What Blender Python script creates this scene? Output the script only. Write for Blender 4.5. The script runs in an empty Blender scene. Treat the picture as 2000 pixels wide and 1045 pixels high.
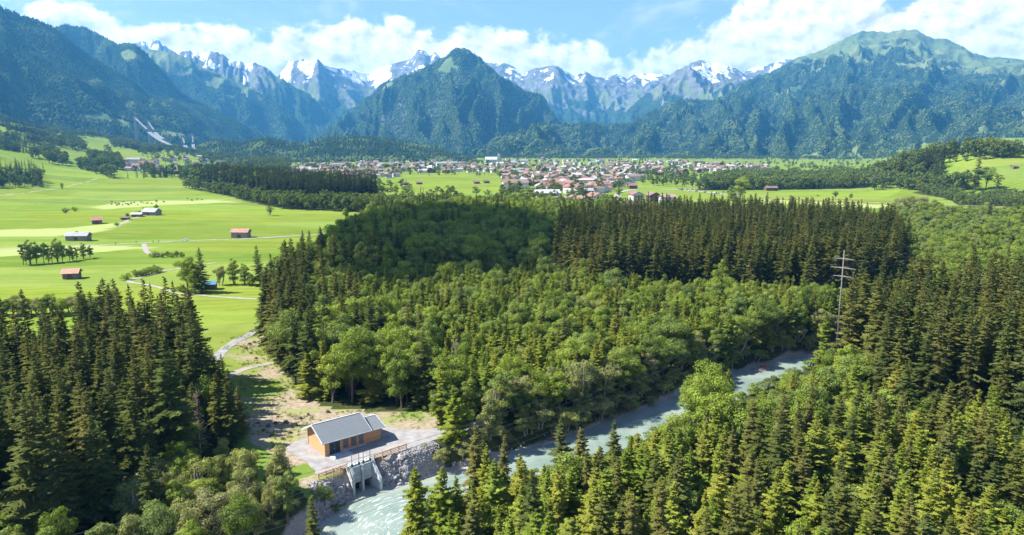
import bpy, bmesh, math, random
import numpy as np
from mathutils import Vector, Matrix

random.seed(7); RNG = np.random.default_rng(7)
scene = bpy.context.scene
COL = scene.collection
R = math.radians

# ------------------------------------------------------------------ camera
CAM_H, PITCH, FPX = 60.0, R(9.6), 1400.0
cam = bpy.data.cameras.new('camera'); cam.sensor_width = 36; cam.lens = 25.2
cam.clip_start = 1; cam.clip_end = 60000
cam_ob = bpy.data.objects.new('camera', cam); COL.objects.link(cam_ob)
cam_ob.location = (0, 0, CAM_H); cam_ob.rotation_euler = (R(90) - PITCH, 0, 0)
scene.camera = cam_ob

# ------------------------------------------------------------------ light
SUN_EL = R(49); SUN_AZ = R(-92)              # azimuth from +Y, negative to the left
sdir = Vector((math.sin(SUN_AZ) * math.cos(SUN_EL), math.cos(SUN_AZ) * math.cos(SUN_EL), math.sin(SUN_EL)))
sun = bpy.data.lights.new('sun', 'SUN'); sun.energy = 5.0; sun.angle = R(0.55); sun.color = (1.0, 0.95, 0.86)
sun_ob = bpy.data.objects.new('sun', sun); COL.objects.link(sun_ob)
sun_ob.rotation_euler = (-sdir).to_track_quat('-Z', 'Y').to_euler()
sun_ob.location = (0, 0, 500)
scene.view_settings.view_transform = 'Standard'; scene.view_settings.look = 'None'
scene.view_settings.gamma = 1; scene.view_settings.use_curve_mapping = False
scene.view_settings.exposure = 1.38

# ------------------------------------------------------------------ node helpers
class NT:
    def __init__(s, tree): s.t = tree; s.n = tree.nodes; s.l = tree.links
    def add(s, typ, ins=None, **props):
        n = s.n.new(typ)
        for k, v in props.items(): setattr(n, k, v)
        for k, v in (ins or {}).items(): s.put(n.inputs[k], v)
        return n
    def put(s, sock, v):
        if isinstance(v, bpy.types.NodeSocket): s.l.new(v, sock)
        elif isinstance(v, bpy.types.Node): s.l.new(v.outputs[0], sock)
        else: sock.default_value = v
    def math(s, op, a, b=None, c=None, clamp=False):
        n = s.n.new('ShaderNodeMath'); n.operation = op; n.use_clamp = clamp
        for i, v in enumerate((a, b, c)):
            if v is not None: s.put(n.inputs[i], v)
        return n.outputs[0]
    def mix(s, f, a, b, blend='MIX'):
        n = s.n.new('ShaderNodeMix'); n.data_type = 'RGBA'; n.blend_type = blend
        s.put(n.inputs[0], f); s.put(n.inputs[6], a); s.put(n.inputs[7], b)
        return n.outputs[2]
    def noise(s, vec, scale, detail=4, rough=.55, dist=0, dim='3D'):
        n = s.n.new('ShaderNodeTexNoise'); n.noise_dimensions = dim
        if vec is not None: s.put(n.inputs['Vector'], vec)
        s.put(n.inputs['Scale'], scale); n.inputs['Detail'].default_value = detail
        n.inputs['Roughness'].default_value = rough; n.inputs['Distortion'].default_value = dist
        return n.outputs['Fac']
    def ramp(s, f, stops, interp='LINEAR'):
        n = s.n.new('ShaderNodeValToRGB'); n.color_ramp.interpolation = interp
        e = n.color_ramp.elements
        while len(e) < len(stops): e.new(0.5)
        for i, (p, c) in enumerate(stops):
            e[i].position = p
            e[i].color = (c, c, c, 1) if isinstance(c, (int, float)) else (*c, 1)
        s.put(n.inputs[0], f); return n.outputs[0]
    def rng(s, v, a, b, c=0., d=1., smooth=True):
        n = s.n.new('ShaderNodeMapRange'); n.interpolation_type = 'SMOOTHSTEP' if smooth else 'LINEAR'
        s.put(n.inputs[0], v); n.inputs[1].default_value = a; n.inputs[2].default_value = b
        n.inputs[3].default_value = c; n.inputs[4].default_value = d
        return n.outputs[0]
def rgb(c): return (c[0], c[1], c[2], 1)
MATS = {}
def material(name):
    m = bpy.data.materials.new(name); m.use_nodes = True; m.node_tree.nodes.clear()
    nt = NT(m.node_tree); MATS[name] = m
    out = nt.add('ShaderNodeOutputMaterial')
    return m, nt, out

# ------------------------------------------------------------------ world: daylight sky with a bank of cumulus
world = bpy.data.worlds.new('World'); scene.world = world; world.use_nodes = True
w = NT(world.node_tree); w.n.clear()
sky = w.add('ShaderNodeTexSky', sky_type='NISHITA'); sky.sun_disc = False
sky.sun_elevation = SUN_EL; sky.sun_rotation = SUN_AZ; sky.altitude = 800; sky.air_density = 1.0; sky.dust_density = 0.5; sky.ozone_density = 3.0
SKY_STRENGTH = 0.095
tc = w.add('ShaderNodeTexCoord').outputs['Generated']
sx = w.add('ShaderNodeSeparateXYZ', {0: tc})
az = w.math('ARCTAN2', sx.outputs[0], sx.outputs[1])
el = w.math('ARCSINE', w.math('MINIMUM', w.math('MAXIMUM', sx.outputs[2], -1.0), 1.0))
# direction of a photograph pixel -> the elevation of the cloud tops over each azimuth
def sky_angles(px, py):
    cx = (px - 1000) / FPX; cy = (522.5 - py) / FPX
    d = Vector((cx, math.cos(PITCH) + cy * math.sin(PITCH), -math.sin(PITCH) + cy * math.cos(PITCH))).normalized()
    return math.atan2(d.x, d.y), math.asin(d.z)
TOPS = [(-60, 40), (0, 25), (60, 8), (110, -2), (185, 10), (250, 50), (330, 45), (420, 42), (480, 70), (540, 82), (590, 70), (640, 48),
        (700, 26), (790, 24), (835, 45), (880, 58), (930, 48), (1000, 62), (1080, 72), (1150, 68), (1180, 86), (1200, 108), (1222, 104),
        (1300, 80), (1370, 62), (1410, 30), (1450, 0), (1500, -25), (1560, -30), (1680, -28), (1740, 4), (1780, -20), (1840, -60), (1950, -70), (2060, -60)]
fc = w.n.new('ShaderNodeFloatCurve'); cm = fc.mapping; cv = cm.curves[0]
pts = []
for q in TOPS:
    a, e = sky_angles(*q); pts.append(((a + .9) / 1.8, e / 0.5))
pts = [(0, .34), (.05, .40), (.12, .30)] + pts + [(.90, .42), (.95, .33), (1, .37)]
while len(cv.points) < len(pts): cv.points.new(.5, .5)
for i, (a, b) in enumerate(pts): cv.points[i].location = (a, b); cv.points[i].handle_type = 'AUTO_CLAMPED'
cm.update()
w.put(fc.inputs['Value'], w.rng(az, -.9, .9, 0, 1, False))
top = w.math('MULTIPLY', fc.outputs[0], .5)
P2 = w.add('ShaderNodeCombineXYZ', {0: w.math('MULTIPLY', az, 1.0), 1: w.math('MULTIPLY', el, 1.35), 2: 0.37}).outputs[0]
def cloud_noise(vec):
    big = w.noise(vec, 9.0, 2, .5)
    puff = w.noise(vec, 34.0, 7, .56, .2)
    return w.math('ADD', w.math('MULTIPLY', w.math('SUBTRACT', big, .5), .055), w.math('MULTIPLY', w.math('SUBTRACT', puff, .5), .075))
off = w.add('ShaderNodeVectorMath', {0: P2, 1: (-.010, .013, 0)}, operation='ADD').outputs[0]
n1, n2 = cloud_noise(P2), cloud_noise(off)
dens = w.math('ADD', w.math('SUBTRACT', top, el), n1)
cover = w.rng(dens, -.006, .012)
wisp = w.rng(w.noise(w.add('ShaderNodeVectorMath', {0: P2, 1: (1, 2.2, 1)}, operation='MULTIPLY').outputs[0], 6, 8, .6, .6), .48, .80, .0, .40)
low = w.rng(el, .0, .06, .75, 1)                      # hazier towards the horizon
cover = w.math('MULTIPLY', w.math('MAXIMUM', cover, wisp), low)
holes = w.rng(w.noise(P2, 13, 4, .6), .30, .42, .7, 1)
cover = w.math('MULTIPLY', cover, holes)
shade = w.rng(w.math('SUBTRACT', n1, n2), -.030, .018, .0, 1)
ccol = w.mix(shade, rgb((.38, .38, .41)), rgb((.88, .83, .78)))
skyc = w.add('ShaderNodeVectorMath', {0: sky.outputs[0]}, operation='SCALE'); skyc.inputs['Scale'].default_value = SKY_STRENGTH
skyt = w.add('ShaderNodeVectorMath', {0: skyc.outputs[0], 1: (.95, .88, 1.0)}, operation='MULTIPLY').outputs[0]
fin = w.mix(cover, skyt, ccol)
bg = w.add('ShaderNodeBackground', {'Color': fin, 'Strength': 1.0})
w.put(w.add('ShaderNodeOutputWorld').inputs[0], bg.outputs[0])
world.cycles.sampling_method = 'MANUAL'; world.cycles.sample_map_resolution = 256

# ------------------------------------------------------------------ render settings
cy = scene.cycles
cy.use_denoising = True
cy.max_bounces = 4; cy.diffuse_bounces = 2; cy.glossy_bounces = 2; cy.transmission_bounces = 3; cy.transparent_max_bounces = 8
cy.volume_bounces = 0; cy.caustics_reflective = False; cy.caustics_refractive = False
cy.sample_clamp_indirect = 4

# ------------------------------------------------------------------ scene helpers
def at(px, py, z=0.0):
    """the place on the ground that the photograph shows at a pixel"""
    cx = (px - 1000) / FPX; cy_ = (522.5 - py) / FPX
    d = (cx, math.cos(PITCH) + cy_ * math.sin(PITCH), -math.sin(PITCH) + cy_ * math.cos(PITCH))
    t = (z - CAM_H) / d[2]
    return (d[0] * t, d[1] * t)
def project(x, y, z):
    dep = y * math.cos(PITCH) + (CAM_H - z) * math.sin(PITCH)
    up = (z - CAM_H) * math.cos(PITCH) + y * math.sin(PITCH)
    return 1000 + FPX * x / dep, 522.5 - FPX * up / dep, dep
def tag(o, label=None, cat=None, group=None, kind=None):
    if label: o['label'] = label
    if cat: o['category'] = cat
    if group: o['group'] = group
    if kind: o['kind'] = kind
    return o
def link(name, data, parent=None, loc=None, rotz=None):
    o = bpy.data.objects.new(name, data); COL.objects.link(o)
    if parent: o.parent = parent
    if loc is not None: o.location = loc
    if rotz is not None: o.rotation_euler = (0, 0, rotz)
    return o
def empty(name, loc, rotz=0):
    o = link(name, None, None, loc, rotz); o.empty_display_size = .5; return o
class MB:
    """collects boxes, prisms, tubes into one mesh"""
    def __init__(s): s.v = []; s.f = []; s.m = []; s.cur = 0
    def poly(s, vs, fs):
        b = len(s.v); s.v += [tuple(q) for q in vs]
        s.f += [tuple(b + i for i in q) for q in fs]; s.m += [s.cur] * len(fs); return s
    def box(s, a, b):
        (x0, y0, z0), (x1, y1, z1) = a, b
        return s.poly([(x0,y0,z0),(x1,y0,z0),(x1,y1,z0),(x0,y1,z0),(x0,y0,z1),(x1,y0,z1),(x1,y1,z1),(x0,y1,z1)],
                      [(0,3,2,1),(4,5,6,7),(0,1,5,4),(1,2,6,5),(2,3,7,6),(3,0,4,7)])
    def prism(s, poly, axis, a, b):
        """a polygon (two coordinates) pushed along an axis from a to b"""
        n = len(poly)
        def p3(q, t): return {'x': (t, q[0], q[1]), 'y': (q[0], t, q[1]), 'z': (q[0], q[1], t)}[axis]
        vs = [p3(q, a) for q in poly] + [p3(q, b) for q in poly]
        return s.poly(vs, [tuple(range(n))[::-1], tuple(range(n, 2 * n))] + [(i, (i + 1) % n, n + (i + 1) % n, n + i) for i in range(n)])
    def tube(s, pts, rad, n=6, cap=True):
        rings = []
        for i, p in enumerate(pts):
            p = Vector(p); a = Vector(pts[max(0, i - 1)]); b = Vector(pts[min(len(pts) - 1, i + 1)])
            d = (b - a).normalized(); u = d.cross(Vector((.31, .17, .93)) if abs(d.z) < .9 else Vector((1, 0, 0))).normalized(); v = d.cross(u)
            r = rad[i] if isinstance(rad, (list, tuple)) else rad
            rings.append([p + (u * math.cos(2 * math.pi * k / n) + v * math.sin(2 * math.pi * k / n)) * r for k in range(n)])
        vs = [q for rg in rings for q in rg]; fs = []
        for i in range(len(pts) - 1):
            for k in range(n):
                fs.append((i * n + k, i * n + (k + 1) % n, (i + 1) * n + (k + 1) % n, (i + 1) * n + k))
        if cap: fs += [tuple(range(n))[::-1], tuple(range((len(pts) - 1) * n, len(pts) * n))]
        return s.poly(vs, fs)
    def mesh(s, name, *mats, smooth=False):
        me = bpy.data.meshes.new(name); me.from_pydata(s.v, [], s.f)
        for m in mats: me.materials.append(MATS[m])
        if len(mats) > 1: me.polygons.foreach_set('material_index', s.m)
        bm = bmesh.new(); bm.from_mesh(me); bmesh.ops.recalc_face_normals(bm, faces=bm.faces); bm.to_mesh(me); bm.free()
        if smooth: me.polygons.foreach_set('use_smooth', [True] * len(me.polygons))
        me.update(); return me
    def build(s, name, mats, parent=None, loc=None, rotz=None, smooth=False):
        return link(name, s.mesh(name, *([mats] if isinstance(mats, str) else mats), smooth=smooth), parent, loc, rotz)

# ------------------------------------------------------------------ noise
def _hash(ix, iy, seed):
    h = (ix.astype(np.int64) * 374761393 + iy.astype(np.int64) * 668265263 + seed * 1442695041) & 0x7fffffff
    h = ((h ^ (h >> 13)) * 1274126177) & 0x7fffffff
    h = ((h ^ (h >> 16)) * 60493) & 0x7fffffff
    return ((h ^ (h >> 11)) & 0xffff) / 65535.0
def vnoise(x, y, seed=0):
    x = np.asarray(x, float); y = np.asarray(y, float)
    ix = np.floor(x); iy = np.floor(y); fx = x - ix; fy = y - iy
    u = fx * fx * fx * (fx * (fx * 6 - 15) + 10); v = fy * fy * fy * (fy * (fy * 6 - 15) + 10)
    def grad(a, b):
        t = _hash(ix + a, iy + b, seed) * 2 * np.pi
        return np.cos(t) * (fx - a) + np.sin(t) * (fy - b)
    return ((grad(0, 0) * (1 - u) + grad(1, 0) * u) * (1 - v) + (grad(0, 1) * (1 - u) + grad(1, 1) * u) * v) * 1.5
def fbm(x, y, oct=5, seed=0, gain=.5):
    s = 0; a = 1.0
    for i in range(oct):
        s = s + a * vnoise(x, y, seed + i * 17); a *= gain; x = x * 2.03 + 5.1; y = y * 2.03 - 3.7
    return s
def ridged(x, y, oct=5, seed=0, gain=.52):
    s = 0; a = 1.0; wgt = 1.0
    for i in range(oct):
        n = 1 - np.abs(vnoise(x, y, seed + i * 13)) * 1.6
        n = np.clip(n, 0, 1) ** 2 * wgt; wgt = np.clip(n * 1.6, 0, 1); s = s + a * n
        a *= gain; x = x * 2.07 + 1.3; y = y * 2.07 + 9.2
    return s
def sstep(a, b, x):
    t = np.clip((np.asarray(x, float) - a) / (b - a), 0, 1); return t * t * (3 - 2 * t)
def in_poly(x, y, poly):
    x = np.asarray(x, float); y = np.asarray(y, float); c = np.zeros(x.shape, bool); n = len(poly)
    for i in range(n):
        x0, y0 = poly[i]; x1, y1 = poly[(i + 1) % n]
        if y0 == y1: continue
        c ^= ((y0 > y) != (y1 > y)) & (x < (x1 - x0) * (y - y0) / (y1 - y0) + x0)
    return c
def poly_dist(x, y, line):
    """distance to a polyline and the arc position of the nearest point, with side (+ right of travel)"""
    x = np.asarray(x, float); y = np.asarray(y, float)
    best = np.full(x.shape, 1e9); side = np.zeros(x.shape)
    for (x0, y0), (x1, y1) in zip(line[:-1], line[1:]):
        dx, dy = x1 - x0, y1 - y0; L2 = dx * dx + dy * dy
        t = np.clip(((x - x0) * dx + (y - y0) * dy) / L2, 0, 1)
        ex = x - x0 - t * dx; ey = y - y0 - t * dy; d = np.hypot(ex, ey)
        k = d < best; best = np.where(k, d, best); side = np.where(k, np.sign(dy * (x - x0) - dx * (y - y0)), side)
    return best, side
# ------------------------------------------------------------------ materials
def leafy(name, cols, trans=.3, scale=.35, gloss=0.0, spread=1.0):
    """foliage: colour differs from tree to tree and from clump to clump"""
    m, nt, out = material(name)
    oi = nt.add('ShaderNodeObjectInfo'); tc = nt.add('ShaderNodeTexCoord').outputs['Object']
    col = nt.ramp(oi.outputs['Random'], [(i / max(1, len(cols) - 1), c) for i, c in enumerate(cols)])
    n = nt.noise(tc, scale, 3, .6); n2 = nt.noise(tc, scale * 6, 2, .6)
    f = nt.math('ADD', nt.math('MULTIPLY', n, .6), nt.math('MULTIPLY', n2, .4))
    hsv = nt.add('ShaderNodeHueSaturation', {'Color': col, 'Value': nt.rng(f, .32, .68, 1 - .45 * spread, 1 + .5 * spread, False),
                                             'Hue': nt.rng(n2, .3, .7, .49, .512, False)})
    d = nt.add('ShaderNodeBsdfDiffuse', {'Color': hsv.outputs[0]})
    tcol = nt.mix(1.0, hsv.outputs[0], rgb((1.25, 1.2, .55)), 'MULTIPLY')
    t = nt.add('ShaderNodeBsdfTranslucent', {'Color': tcol})
    mx = nt.add('ShaderNodeMixShader', {0: trans, 1: d.outputs[0], 2: t.outputs[0]})
    sh = mx.outputs[0]
    if gloss:
        g = nt.add('ShaderNodeBsdfGlossy', {'Color': rgb((.8, .85, .9)), 'Roughness': .45})
        sh = nt.add('ShaderNodeMixShader', {0: gloss, 1: sh, 2: g.outputs[0]}).outputs[0]
    nt.put(out.inputs[0], sh); return m
leafy('spruce_needles', [(.078, .100, .028), (.104, .122, .030), (.150, .152, .036), (.088, .118, .032), (.162, .154, .042), (.080, .104, .034)], .28, .5)
leafy('spruce_far', [(.046, .070, .028), (.064, .086, .028), (.056, .080, .032), (.080, .094, .030)], .15, .12)
leafy('young_spruce_needles', [(.225, .260, .034), (.180, .245, .034), (.272, .280, .044), (.196, .262, .040), (.248, .240, .050)], .36, .6)
leafy('broad_leaves', [(.138, .198, .028), (.235, .302, .040), (.175, .238, .054), (.270, .330, .046), (.180, .240, .066), (.250, .322, .036), (.108, .162, .030)], .36, .45, .01)
leafy('willow_leaves', [(.22, .25, .075), (.265, .275, .09), (.23, .265, .06), (.285, .28, .12), (.20, .235, .08)], .34, .5, .01)
leafy('broad_far', [(.095, .140, .032), (.130, .170, .036), (.110, .152, .048), (.160, .190, .044)], .2, .15)
leafy('slope_trees', [(.024, .048, .020), (.036, .062, .024), (.028, .054, .022), (.044, .070, .026)], .1, .02, 0, .5)
leafy('slope_leaves', [(.070, .108, .034), (.110, .150, .046), (.085, .125, .040), (.135, .165, .055)], .1, .02, 0, .5)
leafy('dead_needles', [(.13, .095, .055), (.16, .12, .07)], .1, .6)
leafy('grass_blades', [(.22, .30, .05), (.27, .31, .08), (.30, .31, .12)], .3, .6)

def plain(name, col, rough=.8, var=.25, scale=2.0, metal=0.0, bump=0.0, spec=.3, col2=None, stretch=None):
    m, nt, out = material(name)
    tc = nt.add('ShaderNodeTexCoord').outputs['Object']
    if stretch: tc = nt.add('ShaderNodeVectorMath', {0: tc, 1: stretch}, operation='MULTIPLY').outputs[0]
    n = nt.noise(tc, scale, 6, .6)
    oi = nt.add('ShaderNodeObjectInfo').outputs['Random']
    f = nt.math('ADD', n, nt.math('MULTIPLY', nt.math('SUBTRACT', oi, .5), .25))
    c2 = col2 or tuple(min(1, c * (1 - var)) for c in col)
    c1 = tuple(min(1, c * (1 + var * .6)) for c in col)
    c = nt.mix(nt.rng(f, .3, .7, 0, 1, False), rgb(c2), rgb(c1))
    b = nt.add('ShaderNodeBsdfPrincipled', {'Base Color': c, 'Roughness': rough, 'Metallic': metal, 'Specular IOR Level': spec})
    if bump: nt.put(b.inputs['Normal'], nt.add('ShaderNodeBump', {'Strength': .6, 'Distance': bump, 'Height': n}).outputs[0])
    nt.put(out.inputs[0], b.outputs[0]); return m
plain('bark', (.13, .10, .075), .95, .45, 3, stretch=(1, 1, .2), bump=.05)
plain('pale_bark', (.30, .27, .23), .95, .35, 3, stretch=(1, 1, .3))
plain('dead_wood', (.33, .25, .17), .95, .4, 3, stretch=(1, 1, .2))
plain('concrete', (.46, .49, .49), .85, .28, .8, bump=.01)
plain('steel_grey', (.22, .24, .26), .45, .2, 2, metal=.7)
plain('dark_steel', (.035, .055, .065), .5, .2, 2, metal=.3)
plain('verge_metal', (.52, .54, .56), .45, .1, 1)
plain('stone', (.29, .295, .30), .9, .4, 1.2, bump=.05)
plain('pink_stone', (.33, .29, .27), .9, .35, 1.5, bump=.05)
plain('gravel_path', (.30, .275, .235), .95, .2, .4)
plain('asphalt_path', (.275, .265, .255), .92, .34, .45)
plain('white_render', (.56, .55, .53), .9, .08, .3)
plain('cream_render', (.66, .58, .46), .9, .08, .3)
plain('house_timber', (.14, .085, .05), .9, .3, .6)
plain('barn_timber', (.20, .165, .13), .95, .35, .8, stretch=(1, 1, .15))
plain('grey_timber', (.26, .235, .21), .95, .3, .8, stretch=(1, 1, .15))
plain('roof_red', (.26, .135, .11), .9, .22, .25)
plain('roof_brown', (.20, .135, .115), .9, .22, .25)
plain('roof_pink', (.33, .225, .195), .9, .2, .25)
plain('roof_grey', (.30, .30, .30), .85, .2, .25)
plain('roof_light', (.5, .51, .52), .6, .1, .25)
plain('roof_rust', (.40, .22, .16), .9, .3, .5)
plain('roof_blue', (.07, .22, .36), .5, .15, .5)
plain('window_dark', (.03, .04, .05), .15, .2, .5, spec=.6)
plain('window_glass', (.05, .06, .07), .12, .2, .5, spec=.6)
plain('car_white', (.75, .75, .75), .3, .05, .5, spec=.6)
plain('car_grey', (.25, .26, .28), .3, .05, .5, spec=.6)
plain('car_blue', (.06, .12, .25), .3, .05, .5, spec=.6)
plain('car_red', (.35, .04, .03), .3, .05, .5, spec=.6)
plain('rubber', (.02, .02, .02), .8, .1, 1)
plain('cow_brown', (.16, .09, .05), .9, .25, .5)
plain('cloth_dark', (.05, .06, .10), .9, .2, 3)
plain('cloth_red', (.35, .06, .05), .9, .2, 3)
plain('wire', (.12, .125, .13), .6, .1, 1, metal=.3)
plain('pylon_steel', (.20, .19, .175), .8, .15, .5)
plain('ramp_white', (.22, .23, .23), .7, .1, .05)
plain('driftwood', (.26, .14, .095), .95, .4, 1)
plain('copper_spire', (.05, .06, .065), .7, .15, .2)
plain('cloud_white', (.8, .8, .8), 1, .05, .01)
plain('stump_wood', (.17, .115, .075), .95, .4, 3)
plain('fence_wood', (.56, .33, .19), .8, .18, 2, stretch=(.3, .3, 1))

# hut cladding: horizontal boards
m, nt, out = material('hut_boards')
tc = nt.add('ShaderNodeTexCoord').outputs['Object']
sp = nt.add('ShaderNodeSeparateXYZ', {0: tc})
zz = nt.math('MULTIPLY', sp.outputs[2], 1 / .19)
row = nt.math('FLOOR', zz); fr = nt.math('FRACT', zz)
wn = nt.add('ShaderNodeTexWhiteNoise', {'W': row}, noise_dimensions='1D').outputs[0]
gr = nt.noise(nt.add('ShaderNodeVectorMath', {0: tc, 1: (.5, .5, 9)}, operation='MULTIPLY').outputs[0], 2.0, 5, .6)
c = nt.mix(nt.math('ADD', nt.math('MULTIPLY', wn, .55), nt.math('MULTIPLY', gr, .45)), rgb((.46, .225, .10)), rgb((.72, .41, .21)))
gap = nt.rng(fr, .0, .09, 0, 1)
b = nt.add('ShaderNodeBsdfPrincipled', {'Base Color': nt.mix(gap, rgb((.17, .08, .04)), c), 'Roughness': .75})
nt.put(b.inputs['Normal'], nt.add('ShaderNodeBump', {'Strength': .8, 'Distance': .02, 'Height': gap}).outputs[0])
nt.put(out.inputs[0], b.outputs[0])
# hut roof: bitumen sheet with lap lines
m, nt, out = material('hut_roofing')
tc = nt.add('ShaderNodeTexCoord').outputs['Object']
sp = nt.add('ShaderNodeSeparateXYZ', {0: tc})
fr = nt.math('FRACT', nt.math('MULTIPLY', sp.outputs[0], 1 / .62))
n = nt.noise(tc, 1.2, 6, .65); n2 = nt.noise(tc, 25, 2, .6)
c = nt.mix(nt.math('ADD', nt.math('MULTIPLY', n, .7), nt.math('MULTIPLY', n2, .3)), rgb((.115, .132, .142)), rgb((.185, .205, .218)))
lap = nt.rng(fr, .0, .06, .72, 1)
c = nt.mix(1.0, c, nt.add('ShaderNodeCombineColor', {0: lap, 1: lap, 2: lap}).outputs[0], 'MULTIPLY')
nt.put(out.inputs[0], nt.add('ShaderNodeBsdfPrincipled', {'Base Color': c, 'Roughness': .85}).outputs[0])

# river water: milky turquoise over a stony bed, broken into foam where it runs fast
m, nt, out = material('river_water')
geo = nt.add('ShaderNodeNewGeometry').outputs['Position']
at_ = nt.add('ShaderNodeAttribute', attribute_name='flow')          # u along, v across, rapid
fs = nt.add('ShaderNodeSeparateXYZ', {0: at_.outputs['Vector']})
flow = nt.add('ShaderNodeCombineXYZ', {0: nt.math('MULTIPLY', fs.outputs[0], .35), 1: fs.outputs[1], 2: 0}).outputs[0]
nz = nt.noise(flow, .9, 5, .65, .6); nb = nt.noise(geo, .12, 4, .6); nf = nt.noise(flow, 2.2, 5, .7, .8)
c = nt.mix(nt.rng(nb, .35, .65), rgb((.165, .222, .192)), rgb((.245, .298, .260)))
edge = nt.rng(nt.math('ABSOLUTE', fs.outputs[1]), 5.2, 8.3)
c = nt.mix(nt.math('MULTIPLY', edge, nt.rng(nb, .3, .6, .3, .9)), c, rgb((.34, .33, .27)))
foam = nt.math('MULTIPLY', nt.rng(nf, .54, .66), nt.rng(nt.math('ADD', fs.outputs[2], nt.math('MULTIPLY', nt.math('SUBTRACT', nz, .5), 1.1)), .42, .85))
c = nt.mix(foam, c, rgb((.72, .77, .77)))
bmp = nt.add('ShaderNodeBump', {'Strength': .7, 'Distance': .16, 'Height': nt.math('ADD', nz, nt.math('MULTIPLY', nf, .5))})
b = nt.add('ShaderNodeBsdfPrincipled', {'Base Color': c, 'Roughness': nt.rng(foam, 0, 1, .2, .7), 'IOR': 1.33, 'Specular IOR Level': .26})
nt.put(b.inputs['Normal'], bmp.outputs[0]); nt.put(out.inputs[0], b.outputs[0])

# valley ground: meadow, mown hay, bare clearing, river gravel, forest floor
m, nt, out = material('valley_ground')
geo = nt.add('ShaderNodeNewGeometry').outputs['Position']
A = nt.add('ShaderNodeAttribute', attribute_name='zone_a'); a3 = nt.add('ShaderNodeSeparateColor', {0: A.outputs['Color']})
B = nt.add('ShaderNodeAttribute', attribute_name='zone_b'); b3 = nt.add('ShaderNodeSeparateColor', {0: B.outputs['Color']})
n1 = nt.noise(geo, .012, 6, .6); n2 = nt.noise(geo, .11, 5, .62); n3 = nt.noise(geo, .9, 5, .65); n4 = nt.noise(geo, 4, 3, .6)
rot = nt.add('ShaderNodeMapping', {'Vector': geo, 'Rotation': (0, 0, .35), 'Scale': (.0035, .05, 1)}).outputs[0]
strip = nt.noise(rot, 1.6, 5, .6)
g = nt.mix(nt.rng(n1, .35, .65), rgb((.124, .190, .025)), rgb((.162, .222, .033)))
g = nt.mix(nt.rng(strip, .42, .62, 0, .75), g, rgb((.195, .25, .044)))
g = nt.mix(nt.rng(n2, .5, .75, 0, .5), g, rgb((.120, .220, .020)))
g = nt.mix(nt.rng(n3, .45, .75, 0, .35), g, rgb((.225, .29, .05)))
vor = nt.add('ShaderNodeTexVoronoi', {'Vector': nt.add('ShaderNodeMapping', {'Vector': geo, 'Rotation': (0, 0, .3), 'Scale': (.0055, .016, 0)}).outputs[0], 'Scale': 1.0}).outputs['Color']
vs = nt.add('ShaderNodeSeparateColor', {0: vor})
g = nt.add('ShaderNodeHueSaturation', {'Color': g, 'Hue': nt.rng(vs.outputs[0], 0, 1, .488, .508, False), 'Saturation': nt.rng(vs.outputs[1], 0, 1, .95, 1.07, False), 'Value': nt.rng(vs.outputs[2], 0, 1, .84, 1.1, False)}).outputs[0]
mow = nt.add('ShaderNodeTexWave', {'Vector': nt.add('ShaderNodeMapping', {'Vector': geo, 'Rotation': (0, 0, 1.25)}).outputs[0], 'Scale': .045, 'Distortion': 1.2, 'Detail': 2, 'Detail Scale': .6}).outputs['Fac']
g = nt.mix(nt.math('MULTIPLY', nt.rng(mow, .45, .6), nt.rng(vs.outputs[1], .45, .6, 0, .22)), g, rgb((.26, .31, .085)))
hay = nt.mix(n2, rgb((.30, .36, .115)), rgb((.36, .38, .16)))
soil = nt.mix(nt.rng(n3, .35, .65), rgb((.22, .175, .12)), rgb((.36, .30, .22)))
soil = nt.mix(nt.rng(nt.math('ADD', nt.math('MULTIPLY', n2, .6), nt.math('MULTIPLY', n3, .4)), .50, .62), soil, nt.mix(n4, rgb((.15, .22, .04)), rgb((.30, .31, .10))))
grav = nt.mix(nt.rng(n4, .3, .7), rgb((.22, .185, .165)), rgb((.42, .36, .33)))
grav = nt.mix(nt.rng(n3, .5, .7, 0, .45), grav, rgb((.28, .21, .18)))
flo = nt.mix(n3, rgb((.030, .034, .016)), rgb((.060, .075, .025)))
c = nt.mix(nt.math('ADD', a3.outputs[1], nt.math('MULTIPLY', nt.math('SUBTRACT', n3, .5), .0)), g, soil)
c = nt.mix(b3.outputs[0], c, hay)
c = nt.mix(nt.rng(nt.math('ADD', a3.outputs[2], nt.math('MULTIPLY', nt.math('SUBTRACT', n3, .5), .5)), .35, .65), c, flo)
c = nt.mix(nt.rng(nt.math('ADD', b3.outputs[1], nt.math('MULTIPLY', nt.math('SUBTRACT', n3, .5), .4)), .35, .65), c, grav)
bmp = nt.add('ShaderNodeBump', {'Strength': .5, 'Distance': .25, 'Height': nt.math('ADD', n3, nt.math('MULTIPLY', n4, .4))})
b = nt.add('ShaderNodeBsdfDiffuse', {'Color': c, 'Normal': bmp.outputs[0]})
nt.put(out.inputs[0], b.outputs[0])

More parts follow.
